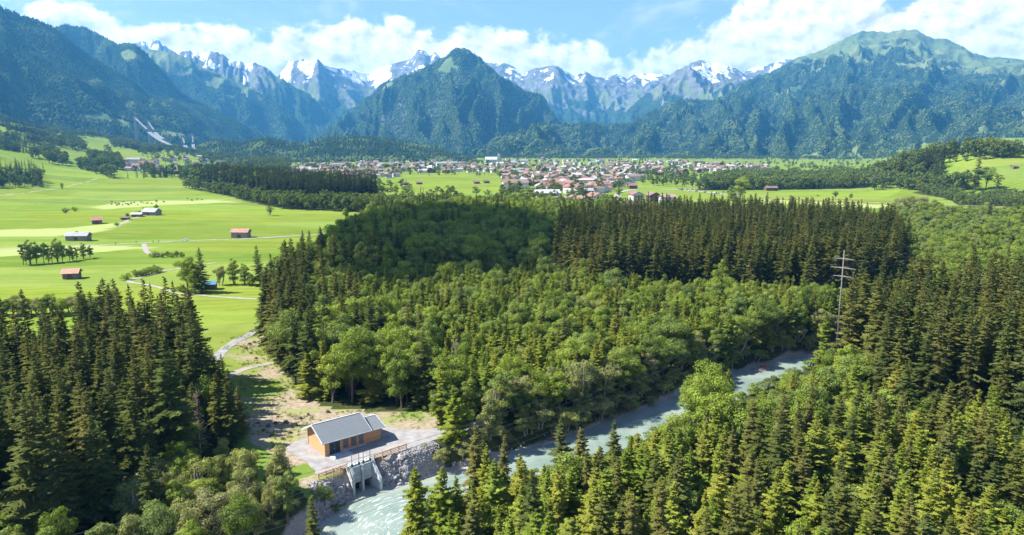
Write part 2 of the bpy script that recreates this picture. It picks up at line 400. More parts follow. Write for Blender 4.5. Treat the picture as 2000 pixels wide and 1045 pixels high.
# mountains: forest, alpine grass, rock and old snow
m, nt, out = material('mountain_slopes')
geo = nt.add('ShaderNodeNewGeometry').outputs['Position']
A = nt.add('ShaderNodeAttribute', attribute_name='cover'); a3 = nt.add('ShaderNodeSeparateColor', {0: A.outputs['Color']})
n1 = nt.noise(geo, .0035, 8, .62); n2 = nt.noise(geo, .02, 6, .65); n3 = nt.noise(geo, .006, 8, .7)
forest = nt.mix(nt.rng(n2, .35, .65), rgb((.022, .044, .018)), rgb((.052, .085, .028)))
grass = nt.mix(nt.rng(n1, .35, .65), rgb((.095, .145, .052)), rgb((.185, .215, .085)))
rock = nt.mix(nt.rng(n3, .3, .7), rgb((.075, .075, .07)), rgb((.23, .225, .21)))
snow = nt.mix(n2, rgb((.74, .77, .80)), rgb((.86, .87, .88)))
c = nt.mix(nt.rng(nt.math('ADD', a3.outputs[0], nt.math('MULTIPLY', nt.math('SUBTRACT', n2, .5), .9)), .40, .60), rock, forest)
c = nt.mix(nt.rng(nt.math('ADD', a3.outputs[1], nt.math('MULTIPLY', nt.math('SUBTRACT', n1, .5), .8)), .42, .58), c, grass)
n5 = nt.noise(nt.add('ShaderNodeVectorMath', {0: geo, 1: (1, 1, .35)}, operation='MULTIPLY').outputs[0], .016, 6, .65, .4)
c = nt.mix(nt.rng(nt.math('ADD', a3.outputs[2], nt.math('ADD', nt.math('MULTIPLY', nt.math('SUBTRACT', n3, .5), .9), nt.math('MULTIPLY', nt.math('SUBTRACT', n5, .5), 1.5))), .44, .52), c, snow)
bmp = nt.add('ShaderNodeBump', {'Strength': .8, 'Distance': 14, 'Height': nt.math('ADD', n2, nt.math('MULTIPLY', n3, .6))})
nt.put(out.inputs[0], nt.add('ShaderNodeBsdfDiffuse', {'Color': c, 'Normal': bmp.outputs[0]}).outputs[0])
# ------------------------------------------------------------------ the valley floor
WATER = -5.0
BANK = [(-39, -120), (-38.5, 40), (-37.5, 90), (-35.6, 104), (-32.8, 119), (-29.2, 126.4), (-24.4, 129.6), (-19, 131.5), (-12.5, 136.6), (0, 146), (20.5, 160.3),
        (45, 183), (68.6, 205.5), (90.6, 219), (104, 227.6), (125, 242), (178, 269), (260, 320), (400, 380), (900, 560)]
def offset_line(line, d):
    o = []
    for i, p in enumerate(line):
        a = line[max(0, i - 1)]; b = line[min(len(line) - 1, i + 1)]
        dx, dy = b[0] - a[0], b[1] - a[1]; L = math.hypot(dx, dy)
        o.append((p[0] + dy / L * d, p[1] - dx / L * d))
    return o
def smooth_line(line, n):
    for _ in range(n):
        q = [line[0]]
        for a, b in zip(line[:-1], line[1:]):
            q += [(a[0] * .75 + b[0] * .25, a[1] * .75 + b[1] * .25), (a[0] * .25 + b[0] * .75, a[1] * .25 + b[1] * .75)]
        line = q + [line[-1]]
    return line
RHALF = 8.2
RIVER = smooth_line(offset_line(BANK, RHALF + .3), 2)
HUT_C = Vector((-36.2, 132.5, 0)); HU = Vector((.77, .638, 0)).normalized(); HB = Vector((-HU.y, HU.x, 0)); HROT = math.atan2(HU.y, HU.x)
SLU = Vector((-30.6, 127.0, 0)); SROT = math.atan2(.70, .72); SU = Vector((math.cos(SROT), math.sin(SROT), 0)); SV = Vector((SU.y, -SU.x, 0))
PLAT = [(-46.0, 136.2), (-39.3, 129.4), (-35.6, 124.2), (-29.8, 128.9), (-21.5, 135.4), (-16.0, 140.4), (-8, 146.5), (-2, 152), (-3.5, 154), (-10, 149.5), (-17.1, 146.4), (-22.8, 145.6), (-28.1, 147.8), (-38.5, 143.5), (-43.5, 141.2)]
def gz(x, y):
    x = np.asarray(x, float); y = np.asarray(y, float)
    z = .35 * fbm(x / 40, y / 40, 3, 3) + .12 * fbm(x / 6, y / 6, 2, 5)
    far = sstep(250, 700, np.hypot(x, y))
    z = z + far * 1.5 * fbm(x / 260, y / 260, 3, 9)
    # hillside to the left, meadow knolls in front of the mountain foot
    ratio = x / np.maximum(y, 50.0)
    s = sstep(.30, .80, -ratio) * sstep(750, 3300, y) + 1.2 * sstep(.55, 1.1, -ratio) * sstep(450, 1400, y) * .35
    z = z + s * (175 + 55 * fbm(x / 420, y / 420, 4, 21))
    # wooded knoll to the right
    kn = np.exp(-(((x - 765) / 175) ** 2 + ((y - 1020) / 190) ** 2)); z = z + 50 * np.clip(kn - .06, 0, 1) + 24 * np.clip(np.exp(-(((x - 640) / 85) ** 2 + ((y - 1080) / 120) ** 2)) - .08, 0, 1)
    z = z + 26 * sstep(1500, 2600, x) * sstep(300, 1600, y) * 4
    # flatten the yard of the hut
    hd = np.hypot(x + 33, y - 138); k = 1 - sstep(15, 24, hd)
    z = z * (1 - k)
    # river bed and banks
    near = (y < 700) & (y > -420)
    if not near.any(): return z
    d = np.full(x.shape, 1e6); side = np.ones(x.shape); d[near], side[near] = poly_dist(x[near], y[near], RIVER)
    wob = .7 * fbm(x / 9, y / 9, 2, 31)
    far_bank = sstep(RHALF - .6 , RHALF + 3.6, d + wob * (1 - k)); near_bank = sstep(RHALF - .6, RHALF + 3.6, d + wob * (1 - k))
    bank = np.where(side < 0, far_bank, near_bank)
    bed = WATER - .9 - .5 * (1 - np.clip(d / RHALF, 0, 1) ** 2)
    z = np.where(d < RHALF + 8, bed + (z - bed) * bank, z)
    # the mouth of the intake is cut into the bank
    u = (x - SLU.x) * SU.x + (y - SLU.y) * SU.y; v = (x - SLU.x) * SV.x + (y - SLU.y) * SV.y
    cut = (u > -.1) & (u < 5.1) & (v > -4.6) & (v < 8)
    return np.where(cut, np.minimum(z, WATER - 1.0), z)
GZC = {}
def gz1(x, y):
    k = (round(x, 2), round(y, 2))
    if k not in GZC: GZC[k] = float(gz(np.array([x]), np.array([y]))[0])
    return GZC[k]

RAYY = np.concatenate([np.arange(90, 400, 4), np.arange(400, 1500, 8), np.arange(1500, 4500, 25)]).astype(float)
def hit(px, py):
    """where the line of sight through a pixel first meets the ground"""
    cx = (px - 1000) / FPX; c = (522.5 - py) / FPX
    dy = math.cos(PITCH) + c * math.sin(PITCH); dz = -math.sin(PITCH) + c * math.cos(PITCH)
    X = cx / dy * RAYY; zl = CAM_H + dz / dy * RAYY; b = np.nonzero(gz(X, RAYY) > zl)[0]
    return (X[b[0]], RAYY[b[0]]) if len(b) else at(px, py)

def axis(*segs):
    a = [segs[0][0]]
    for lo, hi, st in segs:
        n = max(1, int(round((hi - lo) / st))); a += list(np.linspace(lo, hi, n + 1)[1:])
    return np.array(a)
GX = axis((-9000, -3000, 300), (-3000, -1400, 60), (-1400, -500, 22), (-500, -140, 6), (-140, -60, 2.2), (-60, -8, .8), (-8, 130, 1.8), (130, 220, 2.6), (220, 500, 7), (500, 1400, 18), (1400, 3000, 80), (3000, 9000, 300))
GY = axis((-400, 60, 20), (60, 100, 2.4), (100, 150, .8), (150, 280, 1.8), (280, 420, 3), (420, 760, 6), (760, 1500, 13), (1500, 4000, 45), (4000, 7000, 150))
XX, YY = np.meshgrid(GX, GY)
ZZ = gz(XX, YY)
def grid_mesh(name, X, Y, Z, mat):
    ny, nx = X.shape
    me = bpy.data.meshes.new(name)
    me.vertices.add(nx * ny); me.vertices.foreach_set('co', np.stack([X, Y, Z], -1).astype(np.float32).ravel())
    i = np.arange(ny - 1)[:, None] * nx + np.arange(nx - 1)[None]
    q = np.stack([i, i + 1, i + nx + 1, i + nx], -1).reshape(-1, 4)
    me.loops.add(q.size); me.loops.foreach_set('vertex_index', q.ravel().astype(np.int32))
    me.polygons.add(len(q)); me.polygons.foreach_set('loop_start', (np.arange(len(q)) * 4).astype(np.int32))
    me.materials.append(MATS[mat]); me.update(calc_edges=True)
    me.polygons.foreach_set('use_smooth', np.ones(len(q), bool))
    return me
def color_attr(me, name, r, g, b):
    a = me.attributes.new(name, 'FLOAT_COLOR', 'POINT')
    a.data.foreach_set('color', np.stack([r, g, b, np.ones_like(r)], -1).astype(np.float32).ravel())

def px_poly(pts, z=0): return [at(px, py, z) for px, py in pts]
# stands of trees, outlined on the ground
Z = {}
Z['left_spruce'] = px_poly([(-420, 770), (60, 755), (150, 748), (192, 706), (330, 708), (372, 735), (440, 795), (478, 848), (462, 885), (400, 895), (320, 945), (250, 1020), (150, 1075), (-420, 1110)])
Z['left_broad'] = px_poly([(440, 925), (520, 945), (585, 975), (625, 1010), (600, 1060), (560, 1130), (300, 1200), (160, 1100), (255, 1030), (325, 955), (405, 915)])
Z['corner_broad'] = px_poly([(-200, 1075), (60, 1075), (150, 1100), (300, 1210), (-200, 1260)])
Z['edge_tall'] = px_poly([(520, 690), (516, 640), (560, 600), (640, 575), (700, 640), (860, 740), (850, 800), (700, 800), (600, 778), (556, 735)])
Z['young_mixed'] = px_poly([(650, 575), (790, 545), (1080, 550), (1150, 590), (1400, 600), (1640, 610), (1700, 640), (1560, 672), (1440, 705), (1310, 752), (1150, 815), (1000, 860), (900, 880), (862, 850), (860, 740), (700, 640)])
Z['bank_broad'] = px_poly([(836, 880), (850, 822), (920, 800), (1010, 800), (1150, 770), (1310, 715), (1440, 676), (1560, 650), (1640, 640), (1660, 655), (1600, 672), (1545, 682), (1440, 706), (1320, 757), (1160, 818), (1000, 866), (880, 898)])
Z['shade_broad'] = px_poly([(540, 600), (560, 565), (650, 515), (690, 478), (735, 448), (830, 434), (1010, 428), (1190, 432), (1215, 455), (1100, 480), (1070, 560), (790, 550), (640, 580)])
Z['spruce_block'] = px_poly([(1085, 560), (1100, 478), (1240, 455), (1500, 458), (1640, 468), (1745, 490), (1770, 530), (1745, 590), (1640, 606), (1400, 596), (1160, 592)])
Z['right_scrub'] = px_poly([(1745, 590), (1770, 530), (1760, 470), (1720, 440), (1800, 425), (1900, 432), (2150, 438), (2300, 600), (2150, 640), (1880, 640), (1700, 640)])
Z['right_spruce'] = px_poly([(1640, 760), (1660, 690), (1790, 680), (1960, 640), (2350, 640), (2350, 930), (2000, 900), (1850, 870), (1700, 830)])
Z['near_broad'] = px_poly([(1250, 905), (1330, 850), (1400, 820), (1500, 770), (1610, 715), (1660, 760), (1730, 835), (1720, 890), (1560, 930), (1300, 945)])
Z['near_spruce'] = px_poly([(800, 1130), (830, 1060), (905, 1000), (1010, 985), (1120, 965), (1260, 945), (1300, 945), (1560, 930), (1720, 890), (1735, 838), (1850, 885), (1900, 905), (2350, 940), (2450, 1500), (700, 1500)])
Z['tree_row'] = px_poly([(372, 362), (430, 376), (530, 394), (600, 399), (645, 396), (735, 392), (735, 384), (650, 380), (560, 374), (430, 362)])
Z['row_scrub'] = px_poly([(355, 368), (430, 382), (520, 402), (560, 408), (700, 415), (800, 440), (900, 432), (960, 420), (880, 402), (700, 400), (560, 396), (440, 378)])
Z['band_right'] = px_poly([(1360, 372), (1480, 372), (1740, 369), (1800, 372), (1800, 352), (1600, 348), (1400, 350)])
Z['knoll_foot'] = px_poly([(1760, 372), (1850, 390), (1870, 403), (2000, 406), (2300, 406), (2300, 394), (1880, 386), (1790, 352)])
def zone_mask(X, Y, names, grow=None):
    k = np.zeros(X.shape, bool)
    for n in names: k |= in_poly(X, Y, Z[n])
    return k
jx = XX + 3 * vnoise(XX / 11, YY / 11, 51); jy = YY + 3 * vnoise(XX / 11, YY / 11, 52)
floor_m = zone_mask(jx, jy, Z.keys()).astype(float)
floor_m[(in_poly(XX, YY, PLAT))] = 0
CLEAR = px_poly([(500, 645), (515, 640), (530, 700), (556, 735), (600, 778), (700, 800), (850, 800), (852, 870), (800, 880), (640, 900), (560, 915), (520, 900), (482, 845), (465, 790), (470, 720), (440, 690), (430, 670), (470, 650)])
clear = in_poly(jx, jy, CLEAR)
clear_n = sstep(-.25, .35, fbm(XX / 14, YY / 14, 3, 77) + np.where(YY < 168, .6, -.1))
soil_m = np.where(clear, clear_n, 0.0); floor_m[clear] = 0
HAYS = [px_poly([(-50, 452), (140, 444), (230, 436), (262, 430), (190, 455), (120, 462), (-50, 464)]),
        px_poly([(170, 405), (250, 395), (420, 392), (470, 396), (300, 403), (200, 410)]),
        px_poly([(-60, 488), (190, 478), (300, 483), (200, 492), (-60, 505)]),
        px_poly([(1480, 388), (1700, 400), (1860, 404), (1700, 408), (1480, 396)])]
hay_m = np.zeros_like(XX)
for hp in HAYS: hay_m = np.maximum(hay_m, in_poly(jx, jy, hp).astype(float) * .8)
dR, sR = poly_dist(XX, YY, RIVER)
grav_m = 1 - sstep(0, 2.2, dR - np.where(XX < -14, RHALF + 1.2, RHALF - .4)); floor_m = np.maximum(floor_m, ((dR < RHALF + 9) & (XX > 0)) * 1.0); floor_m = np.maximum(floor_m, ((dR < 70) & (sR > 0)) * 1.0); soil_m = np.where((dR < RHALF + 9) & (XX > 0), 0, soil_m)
u_ = (XX - SLU.x) * SU.x + (YY - SLU.y) * SU.y; v_ = (XX - SLU.x) * SV.x + (YY - SLU.y) * SV.y
grav_m[(u_ > -9) & (u_ < 16.5) & (v_ > .2) & (v_ < 12)] = 1
soil_m[(u_ > -10) & (u_ < .2) & (v_ > -2.5) & (v_ < 1.5)] = 1; floor_m[(u_ > -10) & (u_ < .2) & (v_ > -2.5) & (v_ < 1.5)] = 0
grav_m = np.where(in_poly(jx, jy, px_poly([(1880, 590), (1960, 560), (1990, 575), (1930, 610)])), 1, grav_m)
ground = grid_mesh('ground', XX, YY, ZZ, 'valley_ground')
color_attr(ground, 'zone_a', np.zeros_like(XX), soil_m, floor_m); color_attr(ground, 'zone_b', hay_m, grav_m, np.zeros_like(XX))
tag(link('ground', ground), 'green valley floor of meadows, woods and clearing', kind='structure')

# the river: a sheet of water that follows its bed
def ribbon(name, line, half, z, mat, nacross=1, zfun=None, lift=.06, fair=0):
    L = offset_line(line, -half); Rr = offset_line(line, half)
    if fair:
        for _ in range(fair): Rr = [Rr[0]] + [tuple((np.array(a) + 2 * np.array(b) + np.array(c)) / 4) for a, b, c in zip(Rr[:-2], Rr[1:-1], Rr[2:])] + [Rr[-1]]
    nx = nacross + 1; X = np.zeros((len(line), nx)); Y = X.copy()
    for i in range(len(line)):
        for k in range(nx):
            t = k / nacross; X[i, k] = L[i][0] * (1 - t) + Rr[i][0] * t; Y[i, k] = L[i][1] * (1 - t) + Rr[i][1] * t
    ZN = (zfun(X, Y) + lift) if zfun else np.full(X.shape, z)
    return grid_mesh(name, X, Y, ZN, mat), X, Y
def resample(line, step):
    o = [line[0]]; 
    for a, b in zip(line[:-1], line[1:]):
        n = max(1, int(math.hypot(b[0] - a[0], b[1] - a[1]) / step))
        o += [(a[0] + (b[0] - a[0]) * k / n, a[1] + (b[1] - a[1]) * k / n) for k in range(1, n + 1)]
    return o
RL = resample(RIVER, 2.5)
me, X, Y = ribbon('river', RL, RHALF + 3.0, WATER, 'river_water', 12, fair=60)
arc = np.cumsum([0] + [math.hypot(b[0] - a[0], b[1] - a[1]) for a, b in zip(RL[:-1], RL[1:])])
fl = np.zeros(X.shape + (3,), np.float32); fl[..., 0] = arc[:, None]; fl[..., 1] = np.linspace(-RHALF - 3, RHALF + 3, X.shape[1])[None]
fl[..., 2] = np.exp(-((X + 22) ** 2 + (Y - 119) ** 2) / 90) * 1.1 + .45 * np.exp(-((X + 2) ** 2 + (Y - 136) ** 2) / 130) + .3 * np.exp(-((X - 88) ** 2 + (Y - 206) ** 2) / 500)
a = me.attributes.new('flow', 'FLOAT_VECTOR', 'POINT'); a.data.foreach_set('vector', fl.ravel())
tag(link('river', me), 'shallow milky turquoise river running past the hut', kind='structure')

# paths and roads
def road(name, pix, half, mat, label, step=3, world=None, lift=.07):
    ln = smooth_line([at(*q) for q in pix] if world is None else world, 2)
    ln = resample(ln, step)
    me, _, _ = ribbon(name, ln, half, 0, mat, 2, gz, lift)
    return tag(link(name, me), label, kind='structure')
road('road', [(-200, 497), (0, 487), (100, 482), (280, 474), (380, 470), (560, 462), (640, 456), (700, 451)], 2.1, 'gravel_path', 'pale road crossing the meadows from left to the wood')
road('path', [(281, 476), (284, 486), (286, 491), (296, 497), (320, 499)], 1.4, 'gravel_path', 'short pale spur branching off the meadow road')
road('path', [(420, 512), (370, 520), (330, 528), (280, 539), (252, 546), (250, 549.5), (268, 553), (305, 558), (326, 566), (345, 575), (400, 579), (470, 582), (530, 585)], .95, 'gravel_path', 'winding pale footpath through the meadow past the lone spruce')
road('path', [(420, 705), (436, 684), (462, 664), (490, 651), (520, 636)], 1.5, 'asphalt_path', 'grey path entering the wood edge beside the clearing', 2)
road('path', [(440, 740), (470, 722), (500, 714), (535, 708)], 1.3, 'gravel_path', 'pale track crossing the stump clearing', 2)
road('path', [(228, 441), (250, 432), (275, 424), (300, 419)], 1.4, 'gravel_path', 'farm track up to the barn among shrubs')
road('path', [(-150, 425), (0, 390), (90, 378), (150, 366), (190, 358)], 1.6, 'gravel_path', 'faint track at the foot of the hillside meadow', 8)
road('path', [(1480, 382), (1600, 390), (1720, 397), (1800, 399), (1900, 403), (2100, 408)], 2.0, 'gravel_path', 'pale lane across the meadow at right', 6)
road('path', [(1850, 408), (1950, 418), (2080, 424)], 1.6, 'gravel_path', 'pale track beside the red-roofed barn', 6)
road('road', [(1195, 410), (1200, 398), (1203, 386), (1212, 374), (1260, 368), (1340, 372), (1430, 381)], 4, 'gravel_path', 'pale street curving from the houses to the car park', 6, lift=.15)
# ------------------------------------------------------------------ mountains: each one a surface rising from its foot to its ridge
SLOPE_POINTS = []           # where the wooded slopes carry trees
def lerp_table(tab, px): return np.interp(px, [q[0] for q in tab], [q[1] for q in tab])
def mountain(name, label, skyline, D, B, cover, n_across, n_up, gully=(420, 1500, 110), fine=14, crest=8, prof=1.15, zbase=-25, seed=0, trees=0, tree_h=(18, 32), back=.35, crest_f=.5, det=0):
    px0, px1 = skyline[0][0], skyline[-1][0]
    px = np.linspace(px0, px1, n_across); py = lerp_table(skyline, px)
    dist = lerp_table(D, px); base = lerp_table(B, px)
    cx = (px - 1000) / FPX; cyy = (522.5 - py) / FPX
    dy = math.cos(PITCH) + cyy * math.sin(PITCH); dz = -math.sin(PITCH) + cyy * math.cos(PITCH)
    zr = CAM_H + dist * dz / dy; ratio = cx / dy
    t = np.concatenate([np.linspace(0, 1, n_up), 1 + back * np.linspace(.04, 1, max(6, n_up // 7))])[:, None]
    y = base + (dist - base) * t; x = ratio * y
    s = ratio * dist                                                     # lateral distance
    wx = 90 * fbm(x / 700, y / 700, 3, seed + 3)
    gl, gy, ga = gully
    env = np.clip(np.sin(np.clip(t, 0, 1) * math.pi), 0, 1) ** .7
    g = np.where(t <= 1, np.clip(t, 0, 1) ** prof, 1.0)
    z = zbase + (zr - zbase) * g
    z = z - np.where(t > 1, (y - dist) * .75, 0)
    rid = ridged((s + wx) / gl, y / gy, 5, seed) - .75
    z = z + env * ga * rid
    z = z + fine * fbm(x / 90, y / 90, 4, seed + 7) * np.clip(t * 3, 0, 1) * (.35 + .65 * env)
    z = z + det * (ridged((s + wx) / (gl * .3), y / (gy * .3), 4, seed + 23) - .75) * (.25 + .75 * env) * np.clip(t * 2, 0, 1)
    cn = crest * (ridged(s / (gl * .32), y * 0 + 3.3, 4, seed + 11) - crest_f)
    z = z + np.exp(-((t - 1) / .10) ** 2) * cn
    me = grid_mesh(name, x, y, z, 'mountain_slopes')
    dep = y * math.cos(PITCH) + (CAM_H - z) * math.sin(PITCH)
    PX = 1000 + FPX * x / dep; PY = 522.5 - FPX * ((z - CAM_H) * math.cos(PITCH) + y * math.sin(PITCH)) / dep
    gzx = np.gradient(z, axis=1) / np.maximum(1, np.gradient(x, axis=1)); gzy = np.gradient(z, axis=0) / np.maximum(1, np.gradient(y, axis=0))
    steep = np.hypot(gzx, gzy)
    f, gr, sn = cover(PX, PY, x, y, z, t + 0 * x, rid, steep)
    color_attr(me, 'cover', f, gr, sn)
    o = tag(link(name, me), label, kind='structure')
    if trees:
        ax = np.gradient(x, axis=1)[:-1, :-1]; ay = np.gradient(y + 0 * x, axis=0)[:-1, :-1]
        wgt = ax * ay * np.clip((f - gr - sn - .25)[:-1, :-1] * 2, 0, 1) * ((t[:-1] < 1.03) + 0 * ax) * ((PX > -60) & (PX < 2060))[:-1, :-1] * (PY < 345)[:-1, :-1]
        wgt = np.clip(wgt, 0, None).ravel(); cum = np.cumsum(wgt); N = int(trees * 1.35)
        k = np.searchsorted(cum, RNG.random(N) * cum[-1]); k = np.clip(k, 0, len(cum) - 1)
        nx = x.shape[1] - 1; ii, jj = k // nx, k % nx; a, b = RNG.random(N), RNG.random(N)
        def bil(q): return q[ii, jj] * (1 - a) * (1 - b) + q[ii + 1, jj] * a * (1 - b) + q[ii, jj + 1] * (1 - a) * b + q[ii + 1, jj + 1] * a * b
        yy = y + 0 * x
        X, Y, Zp = bil(x), bil(yy), bil(z)
        clump = fbm(X / 160, Y / 160, 3, seed + 41)
        SLOPE_POINTS.append((X, Y, Zp - .5, RNG.uniform(*tree_h, N) * (1 + .25 * clump), (RNG.random(N) + .9 * clump + .05 > .62)))
    return o
def patch(PX, PY, poly): return in_poly(PX, PY, poly).astype(float)
def cover_forest(patches=(), line=None, bare=.0, seed=0):
    def fn(PX, PY, x, y, z, t, rid, steep):
        f = np.ones_like(x) * .95
        n = fbm(x / 220, y / 220, 4, seed + 5)
        g = np.zeros_like(x)
        if line: 
            tl = lerp_table(line, PX); k = sstep(12, -14, PY - tl + 26 * n); g = np.maximum(g, k * .85)
        for p in patches: g = np.maximum(g, patch(PX + 4 * n, PY + 3 * n, p))
        f = f - bare * sstep(.05, .35, -rid - .1 + .5 * n) * 1.0
        f = np.clip(f, 0, 1) * (1 - np.clip(g, 0, 1))
        return f, g, np.zeros_like(x)
    return fn
def cover_snow(snowline, amount=.5, grassline=None, seed=0, patches=()):
    def fn(PX, PY, x, y, z, t, rid, steep):
        n = fbm(x / 300, y / 300, 5, seed + 5); n2 = fbm(x / 90, y / 160, 4, seed + 9)
        sl = lerp_table(snowline, PX)
        sn = sstep(24, -22, PY - sl + 16 * n) * np.clip(amount - .9 * (rid - .1) + .6 * n2, 0, 1)
        sn = np.maximum(sn, sum((patch(PX + 3 * n, PY + 2 * n, p) for p in patches), np.zeros_like(x)))
        g = sstep(-8, 22, PY - sl + 24 * n - 4) * .62
        f = sstep(22, 58, PY - sl + 22 * n) * .9
        return f, g * (1 - f), sn * (1 - .9 * f)
    return fn

mountain('mountain', 'dark wooded mountainside falling from the left edge to the valley', 
    [(-420, -95), (-200, -60), (0, 14), (34, 29), (78, 45), (109, 57), (136, 80), (177, 111), (218, 138), (258, 158), (289, 186), (340, 199), (374, 206), (425, 226), (476, 247), (510, 267), (535, 285)],
    [(-420, 3500), (0, 4300), (535, 6300)], [(-420, 2000), (0, 2700), (300, 3600), (535, 5000)],
    cover_forest([[(140, 222), (200, 222), (300, 250), (410, 270), (380, 276), (260, 256), (150, 232)]], bare=.15, seed=1), 300, 130, (430, 1600, 100), 16, 4, 1.05, -20, 1, trees=52000, tree_h=(17, 30))
mountain('mountain', 'second dark ridge with a grassy knob behind the left mountainside',
    [(40, 70), (109, 57), (124, 50), (143, 55), (167, 55), (190, 67), (218, 84), (235, 91), (240, 88), (265, 89), (282, 102), (299, 119), (320, 143), (340, 167), (357, 184), (408, 211), (493, 252), (560, 285)],
    [(40, 6000), (180, 6400), (265, 5900), (560, 7200)], [(40, 4700), (560, 6000)],
    cover_forest([[(232, 105), (250, 96), (275, 108), (282, 122), (265, 118), (240, 120)]], bare=.3, seed=2), 200, 100, (300, 1300, 110), 16, 6, 1.0, -20, 2, trees=20000)
mountain('mountain', 'green alpine slope with dark woods below, third ridge on the left',
    [(250, 110), (289, 96), (340, 103), (374, 117), (384, 127), (442, 151), (493, 174), (544, 202), (578, 232), (605, 262), (640, 285)],
    [(250, 8000), (640, 8200)], [(250, 6400), (640, 7000)],
    cover_forest([], line=[(250, 160), (330, 150), (370, 135), (420, 160), (480, 185), (560, 190)], bare=.2, seed=3), 160, 80, (420, 1500, 110), 14, 6, 1.0, -20, 3, trees=9000)
mountain('mountain', 'grassy summit with snow gullies behind the left ridges',
    [(310, 120), (357, 101), (374, 99), (391, 105), (413, 99), (435, 106), (452, 118), (476, 123), (500, 122), (515, 130), (530, 140), (561, 161), (595, 181), (629, 205), (663, 229), (700, 262), (730, 285)],
    [(310, 9600), (730, 9000)], [(310, 7900), (730, 7600)],
    cover_snow([(310, 124), (400, 126), (480, 140), (560, 120), (730, 100)], .25, seed=4, patches=[[(405, 115), (414, 118), (418, 128), (432, 128), (420, 136), (408, 132)], [(476, 132), (486, 124), (480, 140), (486, 152), (476, 166), (474, 150)]]), 170, 80, (360, 1500, 130), 16, 10, 1.0, -20, 4, trees=5000, det=50)
mountain('mountain', 'jagged bluish rock towers on the far left skyline',
    [(225, 110), (258, 86), (266, 84), (279, 80), (290, 86), (296, 79), (303, 77), (312, 80), (318, 92), (323, 89), (330, 96), (345, 104), (370, 116)],
    [(225, 11500), (370, 11500)], [(225, 10000), (370, 10000)],
    cover_snow([(200, 98), (400, 98)], .22, seed=5), 120, 40, (240, 900, 90), 14, 10, 1.0, 200, 5)
mountain('mountain', 'far snow-streaked rocky peaks along the centre skyline',
    [(515, 170), (544, 147), (560, 128), (564, 120), (580, 119), (593, 114), (605, 119), (621, 114), (630, 124), (639, 128), (668, 133), (690, 138), (720, 145), (745, 132), (770, 123), (790, 119), (804, 116), (812, 102), (818, 97), (829, 98), (840, 110), (850, 102), (860, 112),
     (900, 130), (951, 122), (965, 125), (980, 121), (1000, 128), (1018, 140), (1025, 144), (1039, 135), (1060, 130), (1088, 128), (1102, 137), (1123, 147), (1144, 139), (1161, 150), (1186, 153), (1205, 143), (1225, 155), (1241, 143), (1262, 144), (1291, 144), (1330, 150), (1440, 150), (1467, 134), (1500, 127), (1528, 115), (1545, 117), (1600, 130)],
    [(515, 11200), (620, 10600), (720, 11800), (818, 11500), (950, 11600), (1080, 10800), (1200, 11800), (1600, 11600)], [(515, 8800), (1600, 8600)],
    cover_snow([(515, 150), (600, 158), (720, 165), (850, 150), (1000, 158), (1100, 165), (1200, 170), (1300, 165), (1450, 142), (1600, 110)], .17, seed=6), 460, 110, (620, 2000, 95), 16, 3, .95, -20, 6, trees=5000, det=24)
mountain('mountain', 'grey rocky peak with snow gullies left of the broad grassy mountain',
    [(1205, 240), (1241, 200), (1262, 184), (1290, 163), (1319, 138), (1340, 128), (1356, 120), (1377, 115), (1393, 125), (1402, 122), (1410, 125), (1434, 133), (1451, 143), (1475, 156), (1500, 166), (1540, 185), (1580, 215)],
    [(1205, 9400), (1377, 9800), (1580, 9600)], [(1205, 7200), (1580, 7600)],
    cover_snow([(1205, 150), (1377, 150), (1580, 150)], .17, seed=7), 180, 90, (520, 1700, 130), 16, 4, .95, -20, 7, trees=4000, det=28)
mountain('mountain', 'steep pyramid mountain with wooded flanks in the middle of the valley',
    [(596, 300), (625, 270), (640, 261), (675, 229), (710, 201), (745, 166), (773, 154), (815, 138), (850, 124), (868, 113), (882, 101), (896, 96), (916, 99), (930, 110), (948, 124), (969, 145), (997, 162), (1025, 178), (1056, 185), (1067, 197), (1077, 218), (1092, 236), (1112, 262), (1130, 290)],
    [(596, 8000), (760, 7200), (896, 6600), (1000, 6800), (1130, 7600)], [(596, 5600), (896, 4700), (1130, 5300)],
    cover_forest([[(852, 138), (868, 116), (882, 112), (884, 126), (896, 132), (890, 140), (880, 132), (874, 146), (862, 144)], [(742, 176), (752, 166), (768, 160), (762, 170), (748, 178)]], bare=.40, seed=8), 240, 140, (300, 1100, 150), 22, 5, .92, -20, 8, trees=36000, tree_h=(16, 27))
